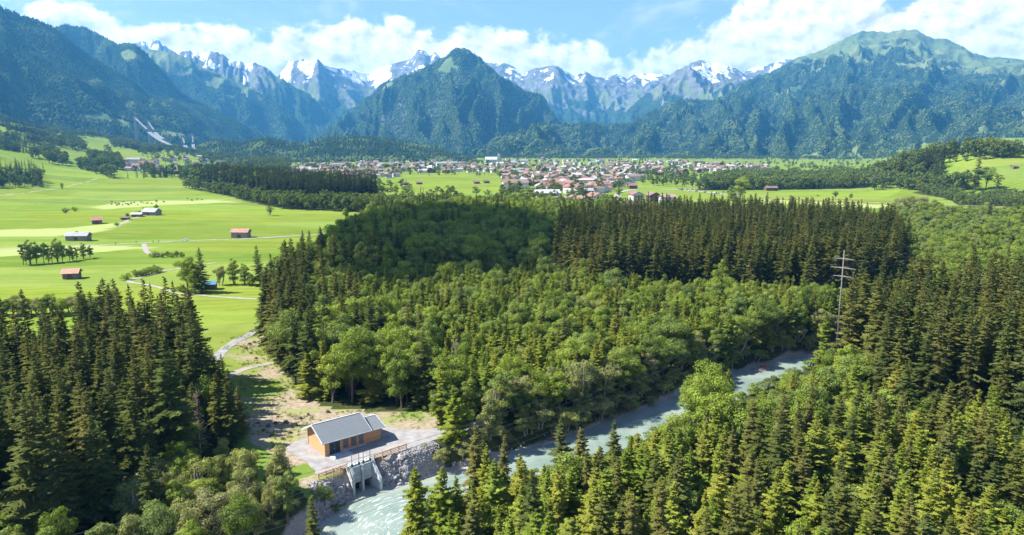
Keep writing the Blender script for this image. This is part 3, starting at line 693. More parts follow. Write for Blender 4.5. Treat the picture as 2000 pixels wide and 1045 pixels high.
mountain('mountain', 'broad mountain with grassy summit and endless woods on the right',
    [(925, 305), (960, 280), (1000, 265), (1040, 257), (1100, 243), (1147, 240), (1200, 246), (1241, 245), (1262, 226), (1282, 214), (1336, 198), (1377, 199), (1410, 192), (1446, 166), (1475, 153), (1520, 138), (1549, 116), (1590, 103), (1631, 85), (1672, 64), (1685, 60), (1709, 60), (1735, 62), (1766, 58), (1785, 57), (1799, 63), (1824, 77), (1844, 74), (1860, 81), (1902, 103), (1930, 112), (1967, 112), (2000, 116), (2150, 128), (2400, 150)],
    [(925, 4600), (1147, 5400), (1241, 6200), (1410, 7200), (1550, 8300), (1700, 8700), (1850, 8500), (2000, 8000), (2400, 7000)],
    [(925, 3700), (1241, 3700), (1500, 3500), (1800, 3100), (2000, 2700), (2400, 2200)],
    cover_forest([[(1505, 190), (1540, 172), (1562, 166), (1565, 176), (1540, 184), (1515, 192)], [(1745, 124), (1790, 126), (1835, 136), (1825, 139), (1770, 134), (1750, 130)], [(1760, 100), (1785, 118), (1815, 132), (1800, 132), (1770, 115)],
                  [(1903, 164), (1912, 172), (1922, 190), (1940, 197), (1926, 199), (1914, 190), (1906, 176)], [(1550, 312), (1565, 304), (1600, 300), (1618, 312)], [(1640, 312), (1665, 290), (1680, 285), (1675, 300), (1690, 312)], [(1890, 262), (1920, 246), (1960, 244), (1940, 254), (1900, 268)], [(1975, 220), (2010, 225), (2010, 245), (1985, 235)]],
                 line=[(925, 60), (1500, 120), (1560, 128), (1640, 122), (1700, 118), (1760, 98), (1800, 118), (1850, 135), (1930, 150), (2000, 150), (2400, 165)], bare=.12, seed=9), 420, 200, (520, 1900, 120), 22, 4, 1.35, -20, 9, det=38, trees=95000, tree_h=(16, 30))
mountain('hill', 'low wooded hill behind the town at the foot of the pyramid mountain',
    [(330, 300), (380, 290), (430, 276), (470, 284), (520, 272), (560, 282), (600, 286), (640, 274), (690, 270), (730, 274), (770, 278), (800, 284), (850, 293), (890, 304), (930, 312)],
    [(330, 3300), (930, 3300)], [(330, 2750), (930, 2850)], cover_forest([], bare=0, seed=10), 130, 36, (300, 900, 14), 4, 2, .8, -4, 10, trees=7000, tree_h=(17, 30), back=1.2)
# ------------------------------------------------------------------ tree shapes
def mesh_np(name, V, F, mat):
    """V (n,3), F (m,3 or 4)"""
    me = bpy.data.meshes.new(name); V = np.asarray(V, np.float32); F = np.asarray(F, np.int32); k = F.shape[1]
    me.vertices.add(len(V)); me.vertices.foreach_set('co', V.ravel())
    me.loops.add(F.size); me.loops.foreach_set('vertex_index', F.ravel())
    me.polygons.add(len(F)); me.polygons.foreach_set('loop_start', (np.arange(len(F)) * k).astype(np.int32))
    me.materials.append(MATS[mat]); me.update(calc_edges=True); return me
def spruce_crown(seed, H, Rm, base, step, ntwig, lean=.0, shape=.8, droop=.35):
    """whorls of drooping boughs, each bough a spray of twigs"""
    r = np.random.default_rng(seed); T = []
    h = base * H; ph = r.random(4) * 6.28
    while h < H * .985:
        t = (h - base * H) / (H - base * H)
        env = Rm * (1 - t) ** shape * (.55 + .45 * min(1, t * 6 + .25)) + .12
        env *= 1 + .16 * math.sin(h * 1.1 + ph[0]) + .13 * math.sin(h * 2.3 + ph[1]) + r.normal(0, .07)
        nb = max(4, int(round(5 + 3.5 * (1 - t))))
        a0 = r.random() * 6.28
        for b in range(nb):
            a = a0 + 6.283 * b / nb + r.normal(0, .22); L = env * r.uniform(.5, 1.28)
            if r.random() < .1: continue
            d = np.array([math.cos(a), math.sin(a), 0.]); sd = np.array([-d[1], d[0], 0.])
            z0 = h + r.normal(0, step * .35); up = .45 * t - .12 * (1 - t) + r.normal(0, .08); dr = droop * (1 - .5 * t)
            n = max(3, int(ntwig * (.45 + .55 * L / Rm)))
            def P(s): return d * (s * L) + np.array([0, 0, z0 + up * s * L - dr * L * s * s + .12 * L * s ** 4])
            for i in range(n):
                s = .18 + .82 * (i + .5) / n; c = P(s); ww = .40 * L * (1.05 - .75 * s) * r.uniform(.7, 1.25) + .14
                hw = d * (.55 * L / n + .05)
                for q in (-1, 1):
                    tip = c + sd * q * ww + d * ww * r.uniform(.25, .7) + np.array([0, 0, -ww * r.uniform(.05, .5)])
                    T.append((c - hw, c + hw, tip))
                dl = r.uniform(.25, .62) * (.6 + .4 * L / Rm) * (1.25 - .6 * s)
                tip = c + d * dl * .25 + sd * r.normal(0, .14) + np.array([0, 0, -dl])
                T.append((c - hw * 1.1, c + hw * 1.1, tip))
            c = P(1.0); T.append((P(.82) + sd * .10 * L * .5, P(.82) - sd * .10 * L * .5, c + d * .12 * L + np.array([0, 0, .02])))
        h += step * r.uniform(.8, 1.2) * (1 - .35 * t)
    top = np.array([0, 0, H])
    for k in range(5):
        a = k * 1.256; q = np.array([math.cos(a), math.sin(a), 0]) * .14
        T.append((np.array([0, 0, H - 1.3]) + q, np.array([0, 0, H - 1.3]) - q * .3, top))
    V = np.array(T).reshape(-1, 3); V[:, 0] += lean * V[:, 2]
    return V, np.arange(len(V)).reshape(-1, 3)
def spruce_trunk(H, rad, lean=0):
    m = MB(); m.tube([(lean * z, 0, z) for z in (-.6, .3, H * .3, H * .65, H * .97)], [rad * 1.35, rad, rad * .8, rad * .45, .03], 7); return m
def broad_tree(seed, H, Rx, lo, nl, nleaf, leaf, shape='round', stems=1):
    """trunk and limbs carrying lobes of leaves"""
    r = np.random.default_rng(seed); cz = (lo + 1) * .5 * H; rz = (1 - lo) * .5 * H
    lobes = []
    for i in range(nl):
        for _ in range(20):
            p = r.normal(0, 1, 3); p /= np.linalg.norm(p); rr = r.random() ** .45 * .80
            q = p * rr * np.array([Rx, Rx, rz])
            if shape == 'flare' and q[2] < 0: q[:2] *= .62
            if shape == 'cone' and q[2] > 0: q[:2] *= 1 - .7 * q[2] / rz
            if all(np.linalg.norm((q - o[0]) / np.array([1, 1, 1.1])) > .48 * Rx for o in lobes) or _ == 19: break
        lobes.append((q, Rx * r.uniform(.25, .43) * (1.0 if nl > 8 else 1.25)))
    V = []
    for q, lr in lobes:
        n = int(nleaf * (lr / (Rx * .4)) ** 2)
        p = r.normal(0, 1, (n, 3)); p /= np.linalg.norm(p, axis=1)[:, None]
        keep = p[:, 2] > -.75; p = p[keep]; n = len(p)
        rad = lr * (r.random(n) ** .28) * (1 + .22 * np.sin(p[:, 0] * 5 + seed) * np.cos(p[:, 1] * 4 + p[:, 2] * 5))
        c = q + p * rad[:, None] * np.array([1, 1, .82]) + np.array([0, 0, cz])
        nm = p + r.normal(0, .45, (n, 3)); nm[:, 2] += .25; nm /= np.linalg.norm(nm, axis=1)[:, None]
        a = np.cross(nm, r.normal(0, 1, (n, 3))); a /= np.linalg.norm(a, axis=1)[:, None]; b = np.cross(nm, a)
        sz = (leaf * r.uniform(.55, 1.3, n))[:, None]
        V.append(np.stack([c - a * sz, c + b * sz * .55 - nm * sz * .18, c + a * sz, c - b * sz * .55 - nm * sz * .18], 1))
    V = np.concatenate(V).reshape(-1, 3)
    crown = (V, np.arange(len(V)).reshape(-1, 4))
    m = MB(); rt = .018 * H + .03
    for s in range(stems):
        ox = 0 if stems == 1 else r.normal(0, .25 * Rx); oy = 0 if stems == 1 else r.normal(0, .25 * Rx)
        bx, by = r.normal(0, .05 * Rx), r.normal(0, .05 * Rx)
        m.tube([(ox * .4, oy * .4, -.6), (ox * .4, oy * .4, .3), (ox * .8 + bx, oy * .8 + by, cz * .55), (ox + bx * 2, oy + by * 2, cz), (ox + bx, oy + by, cz + rz * .65)],
               [rt * 1.4, rt, rt * .75, rt * .5, .03], 6)
    for q, lr in lobes:
        z0 = max(.25 * H * lo + .6, cz + q[2] - r.uniform(.8, 1.6) * Rx * .6)
        m.tube([(0, 0, min(z0, cz)), (q[0] * .5, q[1] * .5, (z0 + cz + q[2]) * .5 - .1), (q[0], q[1], cz + q[2])], [rt * .42, rt * .28, .02], 4, False)
    return crown, m
def fix_y(me, m):  # trunk mesh of a tree
    return m
KINDS = {}     # kind -> list of (crown mesh, trunk mesh, height, material names)
def add_kind(kind, crown, trunk_mb, H, leafmat, barkmat):
    cm = mesh_np(kind + '_crown', crown[0], crown[1], leafmat)
    tm = trunk_mb.mesh(kind + '_trunk', barkmat, smooth=True)
    KINDS.setdefault(kind, []).append((cm, tm, H))
for i in range(6):
    H = 25.0; ln = [0, .012, -.01, .006, 0, -.006][i]
    add_kind('spruce', spruce_crown(100 + i, H, [3.6, 3.1, 3.9, 3.0, 3.4, 4.1][i], [.16, .24, .12, .30, .20, .08][i], .62, 8, ln, [.72, .8, .78, .62, .68, .85][i], [.42, .5, .36, .55, .45, .34][i]), spruce_trunk(H, .26, ln), H, 'spruce_needles', 'bark')
for i in range(6):
    H = 13.0
    add_kind('young_spruce', spruce_crown(140 + i, H, [2.9, 2.5, 3.2, 2.3, 2.7, 2.2][i], [.05, .05, .03, .1, .04, .12][i], .42, 8, [0, .02, 0, -.02, .015, 0][i], [.85, .7, .95, .62, 1.05, .8][i], [.25, .4, .2, .5, .15, .35][i]), spruce_trunk(H, .13), H, 'young_spruce_needles', 'bark')
for i, (Rx, lo, nl, sh, st) in enumerate([(3.9, .20, 16, 'round', 1), (3.1, .14, 15, 'cone', 1), (4.3, .28, 17, 'flare', 1), (3.4, .10, 16, 'round', 2), (2.7, .12, 13, 'round', 1), (3.3, .06, 15, 'cone', 1)]):
    c, m = broad_tree(200 + i, 13.0, Rx, lo, nl + 5, 560, .18, sh, st); add_kind('broadleaf', c, m, 13.0, 'broad_leaves', 'bark')
for i, (Rx, lo, nl, sh, st) in enumerate([(3.7, .08, 16, 'round', 3), (3.0, .06, 15, 'cone', 2), (4.2, .12, 17, 'flare', 3)]):
    c, m = broad_tree(240 + i, 11.0, Rx, lo, nl + 5, 520, .165, sh, st); add_kind('willow', c, m, 11.0, 'willow_leaves', 'pale_bark')
for i, (Rx, nl) in enumerate([(2.6, 9), (3.0, 11), (2.2, 8)]):
    c, m = broad_tree(260 + i, 4.2, Rx, .02, nl, 200, .20, 'round', 3); add_kind('shrub', c, m, 4.2, 'broad_leaves', 'bark')
# light versions for the distance
for i in range(3):
    H = 25.0; add_kind('far_spruce', spruce_crown(300 + i, H, [3.4, 3.0, 3.8][i], .06, 1.25, 3, 0, .8, .4), spruce_trunk(H, .26), H, 'spruce_far', 'bark')
for i, (Rx, lo, nl) in enumerate([(5.4, .10, 9), (4.4, .06, 8), (6.0, .16, 10)]):
    c, m = broad_tree(320 + i, 14.0, Rx, lo, nl, 45, .85, 'round', 1); add_kind('far_broadleaf', c, m, 14.0, 'broad_far', 'bark')
def slope_tree(kind, seed):
    r = np.random.default_rng(seed); V = []; F = []
    if kind == 'cone':
        for (z0, z1, rad) in ((.06, .55, .20), (.30, .80, .15), (.58, 1.0, .09)):
            b = len(V); n = 6
            V += [(math.cos(6.283 * k / n) * rad * r.uniform(.7, 1.25), math.sin(6.283 * k / n) * rad * r.uniform(.7, 1.25), z0 + r.normal(0, .04)) for k in range(n)] + [(0, 0, z1)]
            F += [(b + k, b + (k + 1) % n, b + n) for k in range(n)]
    else:
        bm = bmesh.new(); bmesh.ops.create_icosphere(bm, subdivisions=2, radius=1)
        for v in bm.verts:
            k = r.uniform(.75, 1.2); v.co = Vector((v.co.x * .34 * k, v.co.y * .34 * k, .42 + v.co.z * .36 * k))
        bm.verts.ensure_lookup_table(); V = [tuple(v.co) for v in bm.verts]; F = [tuple(v.index for v in f.verts) for f in bm.faces]; bm.free()
    return mesh_np('slope_tree', V, F, 'slope_trees' if kind == 'cone' else 'slope_leaves')
SLOPE_SRC = [slope_tree('cone', 1), slope_tree('cone', 2), slope_tree('blob', 3), slope_tree('blob', 4)]

# ------------------------------------------------------------------ masses of trees: one object that sets a tree on each of its points
def join_mesh(cm, tm):
    a = np.empty(len(cm.vertices) * 3, np.float32); cm.vertices.foreach_get('co', a)
    b = np.empty(len(tm.vertices) * 3, np.float32); tm.vertices.foreach_get('co', b)
    me = bpy.data.meshes.new(cm.name + '_whole'); nv = len(cm.vertices)
    faces = [tuple(p.vertices) for p in cm.polygons] + [tuple(nv + i for i in p.vertices) for p in tm.polygons]
    me.from_pydata(np.concatenate([a, b]).reshape(-1, 3).tolist(), [], faces)
    me.materials.append(cm.materials[0]); me.materials.append(tm.materials[0])
    me.polygons.foreach_set('material_index', [0] * len(cm.polygons) + [1] * len(tm.polygons)); me.update(); return me
SRC_COLL = {}
def source_collection(key, meshes):
    if key not in SRC_COLL:
        c = bpy.data.collections.new(key + '_shapes')
        for i, me in enumerate(meshes): c.objects.link(bpy.data.objects.new('%s_shape_%02d' % (key, i), me))
        SRC_COLL[key] = c
    return SRC_COLL[key]
NG = None
def node_group(coll):
    g = bpy.data.node_groups.new('set_on_points', 'GeometryNodeTree')
    g.interface.new_socket('Geometry', in_out='INPUT', socket_type='NodeSocketGeometry')
    g.interface.new_socket('Geometry', in_out='OUTPUT', socket_type='NodeSocketGeometry')
    t = NT(g); gi = t.add('NodeGroupInput'); go = t.add('NodeGroupOutput')
    ci = t.add('GeometryNodeCollectionInfo', transform_space='ORIGINAL'); ci.inputs['Collection'].default_value = coll
    ci.inputs['Separate Children'].default_value = True; ci.inputs['Reset Children'].default_value = True
    def attr(nm, typ):
        n = t.add('GeometryNodeInputNamedAttribute', data_type=typ); n.inputs['Name'].default_value = nm; return n.outputs[0]
    ip = t.add('GeometryNodeInstanceOnPoints')
    t.put(ip.inputs['Points'], gi.outputs[0]); t.put(ip.inputs['Instance'], ci.outputs[0]); ip.inputs['Pick Instance'].default_value = True
    t.put(ip.inputs['Instance Index'], attr('pick', 'INT'))
    e = t.add('FunctionNodeEulerToRotation'); t.put(e.inputs[0], attr('turn', 'FLOAT_VECTOR')); t.put(ip.inputs['Rotation'], e.outputs[0])
    t.put(ip.inputs['Scale'], attr('size', 'FLOAT_VECTOR')); t.put(go.inputs[0], ip.outputs[0])
    return g
def mass(name, label, key, meshes, P, pick, size, turn=None, tilt=.03):
    n = len(P)
    if n == 0: return None
    me = bpy.data.meshes.new(name); me.vertices.add(n); me.vertices.foreach_set('co', np.asarray(P, np.float32).ravel())
    for nm, typ, arr in (('pick', 'INT', np.asarray(pick, np.int32)), ('size', 'FLOAT_VECTOR', np.asarray(size, np.float32)),
                         ('turn', 'FLOAT_VECTOR', np.stack([RNG.normal(0, tilt, n), RNG.normal(0, tilt, n), RNG.random(n) * 6.283], -1).astype(np.float32) if turn is None else turn)):
        a = me.attributes.new(nm, typ, 'POINT'); a.data.foreach_set('value' if typ == 'INT' else 'vector', arr.ravel())
    o = link(name, me); o.modifiers.new('set', 'NODES').node_group = node_group(source_collection(key, meshes))
    return tag(o, label, kind='stuff')

# the woods on the mountainsides
X = np.concatenate([q[0] for q in SLOPE_POINTS]); Y = np.concatenate([q[1] for q in SLOPE_POINTS]); Zp = np.concatenate([q[2] for q in SLOPE_POINTS])
Hh = np.concatenate([q[3] for q in SLOPE_POINTS]); bl = np.concatenate([q[4] for q in SLOPE_POINTS])
pk = np.where(bl, 2, 0) + RNG.integers(0, 2, len(X))
sc = np.stack([Hh * np.where(bl, .74, 1.0)] * 2 + [Hh * np.where(bl, .66, .95)], -1)
mass('mountain_forest', 'dense woods covering the distant mountainsides', 'slope', SLOPE_SRC, np.stack([X, Y, Zp], -1), pk, sc)
# ------------------------------------------------------------------ woods near the camera
def scatter(poly, sp, seed, jit=.42):
    r = np.random.default_rng(seed); xs = [q[0] for q in poly]; ys = [q[1] for q in poly]
    gx = np.arange(min(xs), max(xs), sp); gy = np.arange(min(ys), max(ys), sp * .87)
    X, Y = np.meshgrid(gx, gy); X = X + (np.arange(len(gy)) % 2)[:, None] * sp * .5
    X = (X + r.uniform(-jit, jit, X.shape) * sp).ravel(); Y = (Y + r.uniform(-jit, jit, Y.shape) * sp).ravel()
    k = in_poly(X, Y, poly)
    return X[k], Y[k]
PLATB = [(q[0] + (q[0] + 30) * .06, q[1] + (q[1] - 139) * .06) for q in PLAT]
TREES = []      # zone, kind, variant, x, y, height
def plant_zone(zone, sp, mixes, seed):
    r = np.random.default_rng(seed); X, Y = scatter(Z[zone], sp, seed)
    d, s = poly_dist(X, Y, RIVER); ok = (d > RHALF + 2.2) & ~in_poly(X, Y, PLATB) & ~in_poly(X, Y, CLEAR if zone != 'edge_tall' else PLATB)
    u = (X - SLU.x) * SU.x + (Y - SLU.y) * SU.y; v = (X - SLU.x) * SV.x + (Y - SLU.y) * SV.y
    ok &= ~((u > -7) & (u < 16) & (v > -16) & (v < 14))
    X, Y = X[ok], Y[ok]
    cl = .5 + .5 * fbm(X / 22, Y / 22, 2, seed)              # kinds grow in clumps
    pr = np.cumsum([q[1] for q in mixes]); pr = pr / pr[-1]
    for x, y, c in zip(X, Y, cl):
        k = int(np.searchsorted(pr, np.clip(.55 * r.random() + .45 * c + r.normal(0, .08), 0, .999)))
        kind, _, (h0, h1) = mixes[k]
        if zone == 'edge_tall' and project(x, y, 0)[0] < 610 and r.random() < .75: kind, h0, h1 = 'spruce', 18, 27
        if zone == 'shade_broad' and project(x, y, 0)[0] < 780 and y < 330 and r.random() < .6: kind, h0, h1 = 'spruce', 16, 24
        if zone == 'left_spruce' and project(x, y, 0)[0] > 400: h0, h1 = h0 * .66, h1 * .72
        TREES.append((zone, kind, int(r.integers(len(KINDS[kind]))), x, y, h0 + (h1 - h0) * r.beta(2, 1.6)))
plant_zone('left_spruce', 4.7, [('broadleaf', .09, (10, 16)), ('spruce', .91, (14, 27))], 1)
plant_zone('left_broad', 4.4, [('spruce', .14, (10, 17)), ('willow', .5, (5, 10)), ('broadleaf', .36, (6, 11))], 2)
plant_zone('corner_broad', 4.6, [('broadleaf', 1, (7, 10))], 3)
plant_zone('edge_tall', 4.5, [('spruce', .32, (15, 25)), ('young_spruce', .12, (9, 16)), ('broadleaf', .56, (12, 20))], 4)
plant_zone('young_mixed', 4.5, [('spruce', .03, (13, 18)), ('young_spruce', .48, (7, 15)), ('broadleaf', .30, (8, 16)), ('willow', .12, (7, 12))], 5)
plant_zone('bank_broad', 4.0, [('willow', .55, (6, 10.5)), ('broadleaf', .45, (7, 12))], 6)
plant_zone('shade_broad', 6.2, [('spruce', .25, (19, 26)), ('broadleaf', .75, (17, 23))], 7)
plant_zone('spruce_block', 5.2, [('spruce', .88, (17, 31)), ('broadleaf', .12, (12, 20))], 8)
plant_zone('right_scrub', 5.6, [('spruce', .08, (12, 21)), ('young_spruce', .12, (7, 15)), ('broadleaf', .5, (5, 17)), ('willow', .30, (5, 14))], 9)
plant_zone('right_spruce', 5.0, [('spruce', 1, (18, 32))], 10)
plant_zone('near_broad', 5.4, [('willow', .15, (6, 11)), ('broadleaf', .48, (7, 17)), ('young_spruce', .37, (8, 17))], 11)
plant_zone('near_spruce', 4.2, [('young_spruce', .54, (8, 18)), ('spruce', .20, (12, 20)), ('broadleaf', .26, (7, 13))], 12)

NAME = {'spruce': 'spruce_tree', 'young_spruce': 'young_spruce_tree', 'broadleaf': 'broadleaf_tree', 'willow': 'willow_tree', 'shrub': 'shrub', 'far_spruce': 'spruce_tree', 'far_broadleaf': 'broadleaf_tree'}
CAT = {'spruce': 'spruce tree', 'young_spruce': 'young spruce', 'broadleaf': 'broadleaf tree', 'willow': 'willow tree', 'shrub': 'shrub', 'far_spruce': 'spruce tree', 'far_broadleaf': 'broadleaf tree'}
def plant(kind, var, x, y, h, label, group=None, wide=1.0, z=None, rz=None, r=random):
    cm, tm, H = KINDS[kind][var % len(KINDS[kind])]
    z = gz1(x, y) if z is None else z
    o = empty(NAME[kind], (x, y, z - .1), r.uniform(0, 6.283) if rz is None else rz)
    s = h / H; k = wide * r.uniform(.9, 1.12) * (s ** .75) / (s ** .75) ; o.scale = (s ** .8 * wide, s ** .8 * wide * r.uniform(.93, 1.07), s)
    o.rotation_euler[0] = r.gauss(0, .025); o.rotation_euler[1] = r.gauss(0, .025)
    link('trunk', tm, o); link('crown', cm, o)
    return tag(o, label, CAT[kind], group)
ZTXT = {
 'left_spruce': ('the dark stand left of the hut', {'spruce': 'dark spruce', 'broadleaf': 'leafy tree'}),
 'left_broad': ('the thicket between left spruces and river', {'willow': 'grey-green willow', 'broadleaf': 'leafy tree', 'spruce': 'small dark spruce'}),
 'corner_broad': ('the bottom left corner of the woods', {'broadleaf': 'low leafy tree'}),
 'edge_tall': ('the wood edge behind the hut clearing', {'young_spruce': 'slim young spruce', 'spruce': 'tall spruce', 'broadleaf': 'leafy tree'}),
 'young_mixed': ('the bright mixed wood across the river', {'young_spruce': 'light young spruce', 'spruce': 'darker spruce', 'broadleaf': 'leafy tree', 'willow': 'pale willow'}),
 'bank_broad': ('the far river bank', {'willow': 'pale willow', 'broadleaf': 'leafy tree'}),
 'shade_broad': ('the cloud-shaded wood before the town', {'spruce': 'shaded spruce', 'broadleaf': 'shaded leafy tree'}),
 'spruce_block': ('the tall spruce block left of the pylon', {'spruce': 'tall brownish spruce', 'broadleaf': 'leafy tree'}),
 'right_scrub': ('the scrub beyond the right spruces', {'broadleaf': 'leafy tree', 'willow': 'pale willow', 'spruce': 'lone spruce', 'young_spruce': 'small spruce'}),
 'right_spruce': ('the tall stand at right', {'spruce': 'tall spruce'}),
 'near_broad': ('the near bank below the right spruces', {'willow': 'pale willow', 'broadleaf': 'bright leafy tree', 'young_spruce': 'young spruce'}),
 'near_spruce': ('the near bank along the bottom edge', {'young_spruce': 'yellow-green young spruce', 'spruce': 'olive spruce', 'broadleaf': 'bright leafy tree'}),
}
ORD = ['first', 'second', 'third', 'fourth', 'fifth', 'sixth', 'seventh', 'eighth', 'ninth', 'tenth']
LIMIT = {'spruce': 280, 'young_spruce': 200, 'broadleaf': 230, 'willow': 120}
vis = []
OPEN_WATER = [[(650, 990), (690, 966), (800, 945), (880, 925), (960, 930), (905, 960), (800, 1045), (650, 1045)], [(950, 905), (1090, 865), (1180, 830), (1330, 775), (1300, 798), (1240, 832), (1200, 842), (1100, 872), (1060, 900), (960, 915)], [(1445, 722), (1560, 697), (1612, 686), (1606, 706), (1530, 734), (1450, 770)], [(1220, 815), (1330, 772), (1330, 792), (1240, 842)]]
for i, (zone, kind, var, x, y, h) in enumerate(TREES):
    z = 0.0; tx, ty, dep = project(x, y, h); bx, by, _ = project(x, y, 0)
    def hides(h):
        tx, ty, _ = project(x, y, h); return any(in_poly(np.array([bx + (tx - bx) * t + w_]), np.array([by + (ty - by) * t]), wp)[0] for wp in OPEN_WATER for t in (.35, .55, .75, .9, .98) for w_ in (-14, 0, 14))   # the river lies open here
    if zone in ('near_broad', 'near_spruce'):
        for f_ in (1, .82, .66, .5, .38, .28):
            if not hides(h * f_): break
        else: continue
        h *= f_; TREES[i] = (zone, kind, var, x, y, h); tx, ty, dep = project(x, y, h)
    if dep < 20 or ty > 1190 or tx < -260 or tx > 2230: continue        # the photo shows nothing of it
    seen = (-30 < tx < 2030) and (ty < 1035) and zone != 'right_scrub' or ( zone == 'right_scrub' and tx < 2010)
    vis.append((i, seen, h / dep * FPX, tx, ty))
chosen = set()
for kind, lim in LIMIT.items():
    c = sorted([q for q in vis if q[1] and TREES[q[0]][1] == kind], key=lambda q: -q[2])[:lim]
    chosen |= {q[0] for q in c}
info = {q[0]: q for q in vis}
groups = {}
for i in chosen: groups.setdefault((TREES[i][0], TREES[i][1]), []).append(i)
rr = random.Random(3)
for (zone, kind), ids in groups.items():
    place, nouns = ZTXT[zone]; noun = nouns[kind]; grp = '%ss in %s' % (noun, place)
    ids.sort(key=lambda i: info[i][3]); n = len(ids)
    hs = sorted(TREES[i][5] for i in ids)
    rows = sorted(ids, key=lambda i: TREES[i][4]); rown = {i: ['front', 'middle', 'back'][min(2, k * 3 // n)] for k, i in enumerate(rows)}
    for r_, i in enumerate(ids):
        _, _, var, x, y, h = TREES[i]
        if n <= 10: lab = '%s, %s from the left of its kind in %s' % (noun, ORD[r_], place)
        elif n <= 24:
            side = r_ < (n + 1) // 2; q = r_ if side else n - 1 - r_
            lab = '%s, %s from the %s end in %s' % (noun, (ORD + ['eleventh', 'twelfth'])[q], 'left' if side else 'right', place) 
        else:
            size = 'small ' if h < hs[n // 3] else ('big ' if h > hs[2 * n // 3] else '')
            third = ['far left', 'left part', 'middle', 'right part', 'far right'][min(4, r_ * 5 // n)]
            lab = '%s%s in the %s rows, %s, of %s' % (size, noun, rown[i], third, place)
        words = lab.split()
        plant(kind, var, x, y, h, ' '.join(words[:16]), grp, rr.uniform(.8, 1.18), r=rr)
# the rest of each wood stands as one mass
allk = [k for k in ('spruce', 'young_spruce', 'broadleaf', 'willow')]
base = {}; whole = []
for k in allk:
    base[k] = len(whole); whole += [join_mesh(c, t) for c, t, H in KINDS[k]]
MASSNAME = {'left_spruce': 'left_forest', 'edge_tall': 'middle_forest'}
def tree_mass(name, label, rows, key='near', kinds=KINDS, b=None, wh=None):
    b = b or base; wh = wh or whole
    P, pk, sz = [], [], []
    for kind, var, x, y, h in rows:
        H = KINDS[kind][var][2]; s = h / H; P.append((x, y, 0)); pk.append(b[kind] + var); q_ = s ** .8 * random.uniform(.8, 1.18); sz.append((q_, q_, s))
    if not P: return
    P = np.array(P); P[:, 2] = gz(P[:, 0], P[:, 1]) - .1
    return mass(name, label, key, wh, P, pk, sz, tilt=.012)
rest = {}
for q in vis:
    if q[0] in chosen: continue
    zone, kind, var, x, y, h = TREES[q[0]]; rest.setdefault(zone, []).append((kind, var, x, y, h))
for zone, rows in rest.items(): tree_mass('forest', 'further trees filling ' + ZTXT[zone][0], rows)

# ------------------------------------------------------------------ trees one by one in the meadows
def px_plant(kind, px, py, top, label, group=None, wide=1.0, var=None):
    x, y = at(px, py) if py > 400 else hit(px, py); _, _, dep = project(x, y, gz1(x, y))
    h = (py - top) * dep / FPX / .97
    return plant(kind, random.randrange(9) if var is None else var, x, y, h, label, group, wide)
px_plant('spruce', 395, 572, 483, 'lone dark spruce beside the winding meadow path', wide=1.25, var=5)
px_plant('broadleaf', 367, 571, 500, 'round leafy tree leaning against the lone meadow spruce', wide=1.1, var=0)
px_plant('broadleaf', 381, 574, 515, 'lower leafy tree under the lone meadow spruce', wide=1.0, var=3)
px_plant('shrub', 352, 568, 552, 'grey shrub at the left foot of the lone meadow spruce')
px_plant('shrub', 374, 577, 564, 'small rounded shrub in front of the lone meadow spruce')
px_plant('spruce', 508, 557, 480, 'tall dark spruce at the right end of the meadow copse', wide=1.15, var=2)
for px, py, top, kd, lb in [(430, 556, 516, 'willow', 'thin yellowish tree right of the blue-roofed shed'), (457, 556, 501, 'broadleaf', 'slim tree in the middle of the meadow copse'), (478, 557, 512, 'broadleaf', 'round tree left of the tall copse spruce'),
                            (546, 556, 490, 'broadleaf', 'big round tree right of the tall copse spruce'), (528, 558, 505, 'broadleaf', 'smaller tree between copse spruce and big round tree'), (493, 558, 535, 'shrub', 'bush at the foot of the tall copse spruce')]:
    px_plant(kd, px, py, top, lb, wide=.95)
# willows leaning over the water along the far bank
bl = resample(RIVER, 2.7); bl = [q for q in offset_line(bl, -(RHALF + 1.6)) if -15 < q[0] < 128]
rb = random.Random(21)
for i, (x, y) in enumerate(bl):
    t = i / len(bl); part = 'lower' if t < .33 else ('middle' if t < .67 else 'upper')
    h = rb.uniform(3, 6.8)
    plant('willow', rb.randrange(9), x + rb.gauss(0, .6), y + rb.gauss(0, .9), h, '%s overhanging the water on the %s far river bank' % ('low bush' if h < 4.4 else ('bushy willow' if h < 5.8 else 'tall bushy willow'), part), 'willows overhanging the far river bank', 1.35, r=rb)
bl = resample(RIVER, 3.0); bl = [q for q in offset_line(bl, (RHALF + 3.0)) if -14 < q[0] < 128 and q[1] > 105]
for i, (x, y) in enumerate(bl):
    t = i / len(bl); part = 'lower' if t < .33 else ('middle' if t < .67 else 'upper')
    h = rb.uniform(1.4, 3.0)
    plant('shrub', rb.randrange(9), x + rb.gauss(0, .8), y + rb.gauss(0, .8), h, 'low shrub at the near river edge, %s in the %s stretch' % ((ORD + ['eleventh', 'twelfth', 'thirteenth', 'fourteenth', 'fifteenth', 'sixteenth', 'seventeenth', 'eighteenth', 'nineteenth', 'twentieth', 'last'])[min(20, i - [0, math.ceil(len(bl) * .33), math.ceil(len(bl) * .67)][['lower', 'middle', 'upper'].index(part)])], part), 'shrubs along the near river bank', 1.2, r=rb)
GR = 'slim trees in the meadow clump by the long barn'
